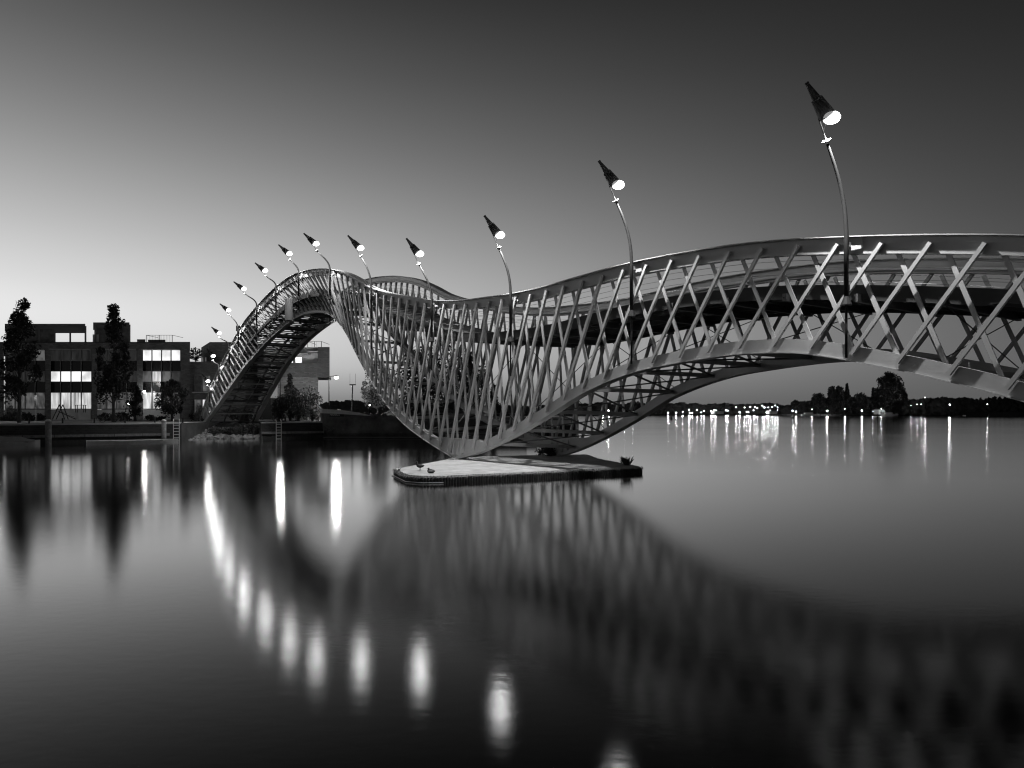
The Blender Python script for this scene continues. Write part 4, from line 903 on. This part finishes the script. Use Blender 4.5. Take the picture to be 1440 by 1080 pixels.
wood('woodland', 1105, 1280, 570, [(1105,574),(1120,567),(1150,560),(1165,553),(1180,552),(1200,554),(1242,560),(1250,563),(1275,563),(1285,568)], 12000, 1.6, 6, 6)
# individual trees on the peninsula
def ftree(x, Y, ytop, w_, sh, seed, lb, n=2600, name='tree'):
    z = CH+(580-ytop)/F*Y-1.1; return tree(name, lb, ((x-720)/F*Y, Y, 1.1), z, w_, z*.06, sh, int(n*1.7), .95, seed, 'leafdark', 'bark', 'dark trees on the peninsula', tr=.8, clumps=130)
ftree(1251, 569, 527, 27, lambda u: math.sin(math.pi*min(1,max(.06,u*.8+.2)))**.5 if u > .1 else .7, 101, 'tallest round dark tree on the far peninsula', 5200, 'broadleaf_tree')
ftree(1228, 569, 546, 7, con, 102, 'slim pointed tree left of the tall round tree across the lake'); ftree(1272, 569, 552, 8, colm, 103, 'short tree hugging the right side of the tall round tree')
ftree(1191, 565, 540, 9, con, 104, 'pointed poplar at the right of the peninsula poplar group', name='poplar_tree'); ftree(1180, 565, 545, 14, colm, 105, 'broad poplar in the middle of the peninsula group', name='poplar_tree'); ftree(1170, 565, 545.5, 12, colm, 106, 'leftmost poplar of the peninsula group', name='poplar_tree')
ftree(1150, 568, 556, 16, rnd_, 107, 'rounded dark tree left of the poplars across the lake'); ftree(1210, 566, 555, 17, rnd_, 108, 'rounded dark tree right of the poplars across the lake'); ftree(1119, 570, 565, 9, rnd_, 109, 'leftmost low tree on the far peninsula')

# far lamps: one built, the rest copied with their parts
def far_proto(mat_, r, name, label, group):
    E = empty(name, (0,0,0), 0, label, 'street lamp', group)
    m = MB(); m.tube([(0,0,-12),(0,0,0)], [.14,.1], 6); m.build('pole', M['pole'], E); m = MB(); m.ball((0,0,0), r, 8, 6); m.build('globe', M[mat_], E); glow_light(E, (0,0,0), r*1.05, 2600 if mat_ == 'farglobe' else 7000); return E
def put(proto, pts, first, label=None):
    for k, (x, y, Y) in enumerate(pts):
        p = at(x, y, Y)
        if first and k == 0: o = proto
        else:
            o = proto.copy(); COL.objects.link(o)
            for ch in proto.children: c = ch.copy(); COL.objects.link(c); c.parent = o
        o.location = p
        if label: o['label'] = label
small = [(847.6,578),(878,579),(890,579),(960,579),(973.5,580.6),(980,576.5),(990,578),(986,580),(999.8,578),(1001,580.5),(1007,577),(1006,580),(1009,582.3),(1016,579),(1023.5,577.5),(1047,573),(1050,579),(1052.5,579.6),(1061.6,572.3),(1065,574),(1072,570.3),(1080.5,573),(1083,577),(1086,572.3),(1088,577.5),(1090,570.2),(1093.5,573),(1093.5,576.5),(1101,573),(1103,572.4),(1108.5,574),(1035,572.7),(1099,576.5),(1059.6,577)]
mid = [(939.5,580.4),(951,580.4),(968.8,576.2),(970,580.6),(1004.5,577),(1021,577),(1040,579.8),(1075,573),(1078,579.8)]
P1 = far_proto('farglobe', .42, 'street_lamp', 'one of the many small glowing lamps of the town across the lake', 'small lamps along the far shore')
put(P1, [(x,y,655) for x,y in small], True)
P2 = far_proto('farglobe2', .58, 'street_lamp', 'one of the larger glowing lamps of the town across the lake', 'larger lamps along the far shore')
put(P2, [(x,y,652) for x,y in mid], True)
single = [((855.5,577.5,600),1.3,'dazzling far lamp seen under the bridge chord right of the island'),((1055,572,655),.9,'high starry lamp above the middle of the far town'),((1114.6,577.6,545),.85,'left of the twin lamps at the peninsula tip'),((1119.4,578.8,545),.85,'right of the twin lamps at the peninsula tip'),
 ((1142,575.6,545),.5,'weak lamp above the pale boat on the peninsula'),((1163.3,577.8,540),1.0,'starry lamp on the peninsula shore under the poplars'),((1188,575,545),.5,'weak lamp between two starry ones on the peninsula'),((1212,577.4,540),.9,'starry lamp left of the tall round tree across the lake'),((1227.5,578.4,545),.3,'faint lamp at the left foot of the tall round tree'),
 ((1239.3,574.9,545),.5,'small lamp below the crown of the tall round tree'),((1256.3,572.4,548),.85,'left one of the paired bright lamps in front of the tall round tree'),((1262,572.4,548),.85,'right one of the paired bright lamps in front of the tall round tree'),((1268.8,577.6,540),.9,'low bright lamp at the water right of the tall round tree'),
 ((1281,570,500),.3,'faint lamp left of the pair beyond the tall round tree'),((1289.6,568.5,500),.4,'short lamp left of the high single lamp'),((1295.5,568.5,500),.4,'short lamp directly under the high single lamp'),((1300.7,559,510),.5,'high single lamp above the woods right of the round tree'),
 ((1335.6,569,500),.8,'bright lamp glowing in the bushes of the right shore'),((1388.5,568.5,500),.5,'rightmost lamp on the far shore')]
for p, r, lb in single:
    E = empty('street_lamp', at(*p), 0, lb, 'street lamp', 'lamps standing apart across the lake'); m = MB(); m.tube([(0,0,-E.location.z),(0,0,0)], [.14,.1], 6); m.build('pole', M['pole'], E); m = MB(); m.ball((0,0,0), r*.62, 8, 6); m.build('globe', M['farglobe2'], E); glow_light(E, (0,0,0), r*.65, 9500*r*r)
# low harbour sheds and a moored pale boat across the lake
def farblock(x0, x1, y0, y1, Y, mt, name, lb, cat):
    X0, X1 = (x0-720)/F*Y, (x1-720)/F*Y; z0, z1 = 1.0, CH-(y0-580)/F*Y; E = empty(name, ((X0+X1)/2,Y,1), 0, lb, cat)
    m = MB(); m.box((X0,Y,z0-.1),(X1,Y+8,z1)); own(E, m, 'wall', M[mt]); m = MB(); m.box((X0-.3,Y-.3,z1+.002),(X1+.3,Y+8.3,z1+.4)); own(E, m, 'roof', M['shore']); m = MB(); m.box((X0+1,Y-.06,z0+.6),(X1-1,Y-.003,z0+1.8)); own(E, m, 'window', M['litdim'])
farblock(1082, 1104, 577.5, 581, 648, 'grey', 'harbour_building', 'long low pale building at the water in the far town', 'building'); farblock(1005, 1018, 578, 582, 648, 'grey', 'harbour_building', 'short low building under the brightest cluster of far lamps', 'building')
farblock(1236, 1262, 576, 580, 549, 'render', 'boathouse', 'low pale boathouse under the tall round tree across the lake', 'building')
def cruiser(x, Y, L, lb):
    p = at(x, 582, Y); E = empty('motor_boat', (p.x,Y,0), 0, lb, 'boat', 'motor boats across the lake'); m = MB(); m.sweep([[(-L/2,-1.2,0),(-L/2,-1.4,1.2),(-L/2,1.4,1.2),(-L/2,1.2,0)],[(L*.2,-1.2,0),(L*.2,-1.4,1.3),(L*.2,1.4,1.3),(L*.2,1.2,0)],[(L/2,-.05,.4),(L/2,-.1,1.6),(L/2,.1,1.6),(L/2,.05,.4)]]); m.build('hull', M['white'], E); m = MB(); m.box((-L*.35,-1,1.25),(L*.1,1,2.5)); m.build('cabin', M['white'], E); m = MB(); m.box((-L*.3,-1.04,1.7),(L*.05,-1.003,2.2)); m.build('window', M['litdim'], E)
cruiser(1140, 537, 14, 'pale motor boat moored at the left of the peninsula'); cruiser(1252, 533, 12, 'pale motor boat moored below the tall round tree across the lake')
def buoy(x, y, lb):
    Y = CH*F/(y-580+1.5); p = at(x, y, Y); E = empty('buoy', (p.x,Y,0), 0, lb, 'buoy', 'dark buoys on the lake'); m = MB(); m.tube([(0,0,-.2),(0,0,.4),(0,0,.9),(0,0,1.6)], [.5,.55,.2,.1], 8); m.build('float', M['black'], E); m = MB(); m.tube([(0,0,1.6),(0,0,2.2)], [.25,.02], 6); m.build('topmark', M['black'], E)
buoy(1115, 586.5, 'dark buoy in front of the twin lamps at the peninsula tip'); buoy(1234, 586, 'small buoy before the boathouse across the lake'); buoy(1391, 586, 'buoy at the right, below the rightmost far lamp'); buoy(944, 588.5, 'lone buoy between the bridge chord and the far town')
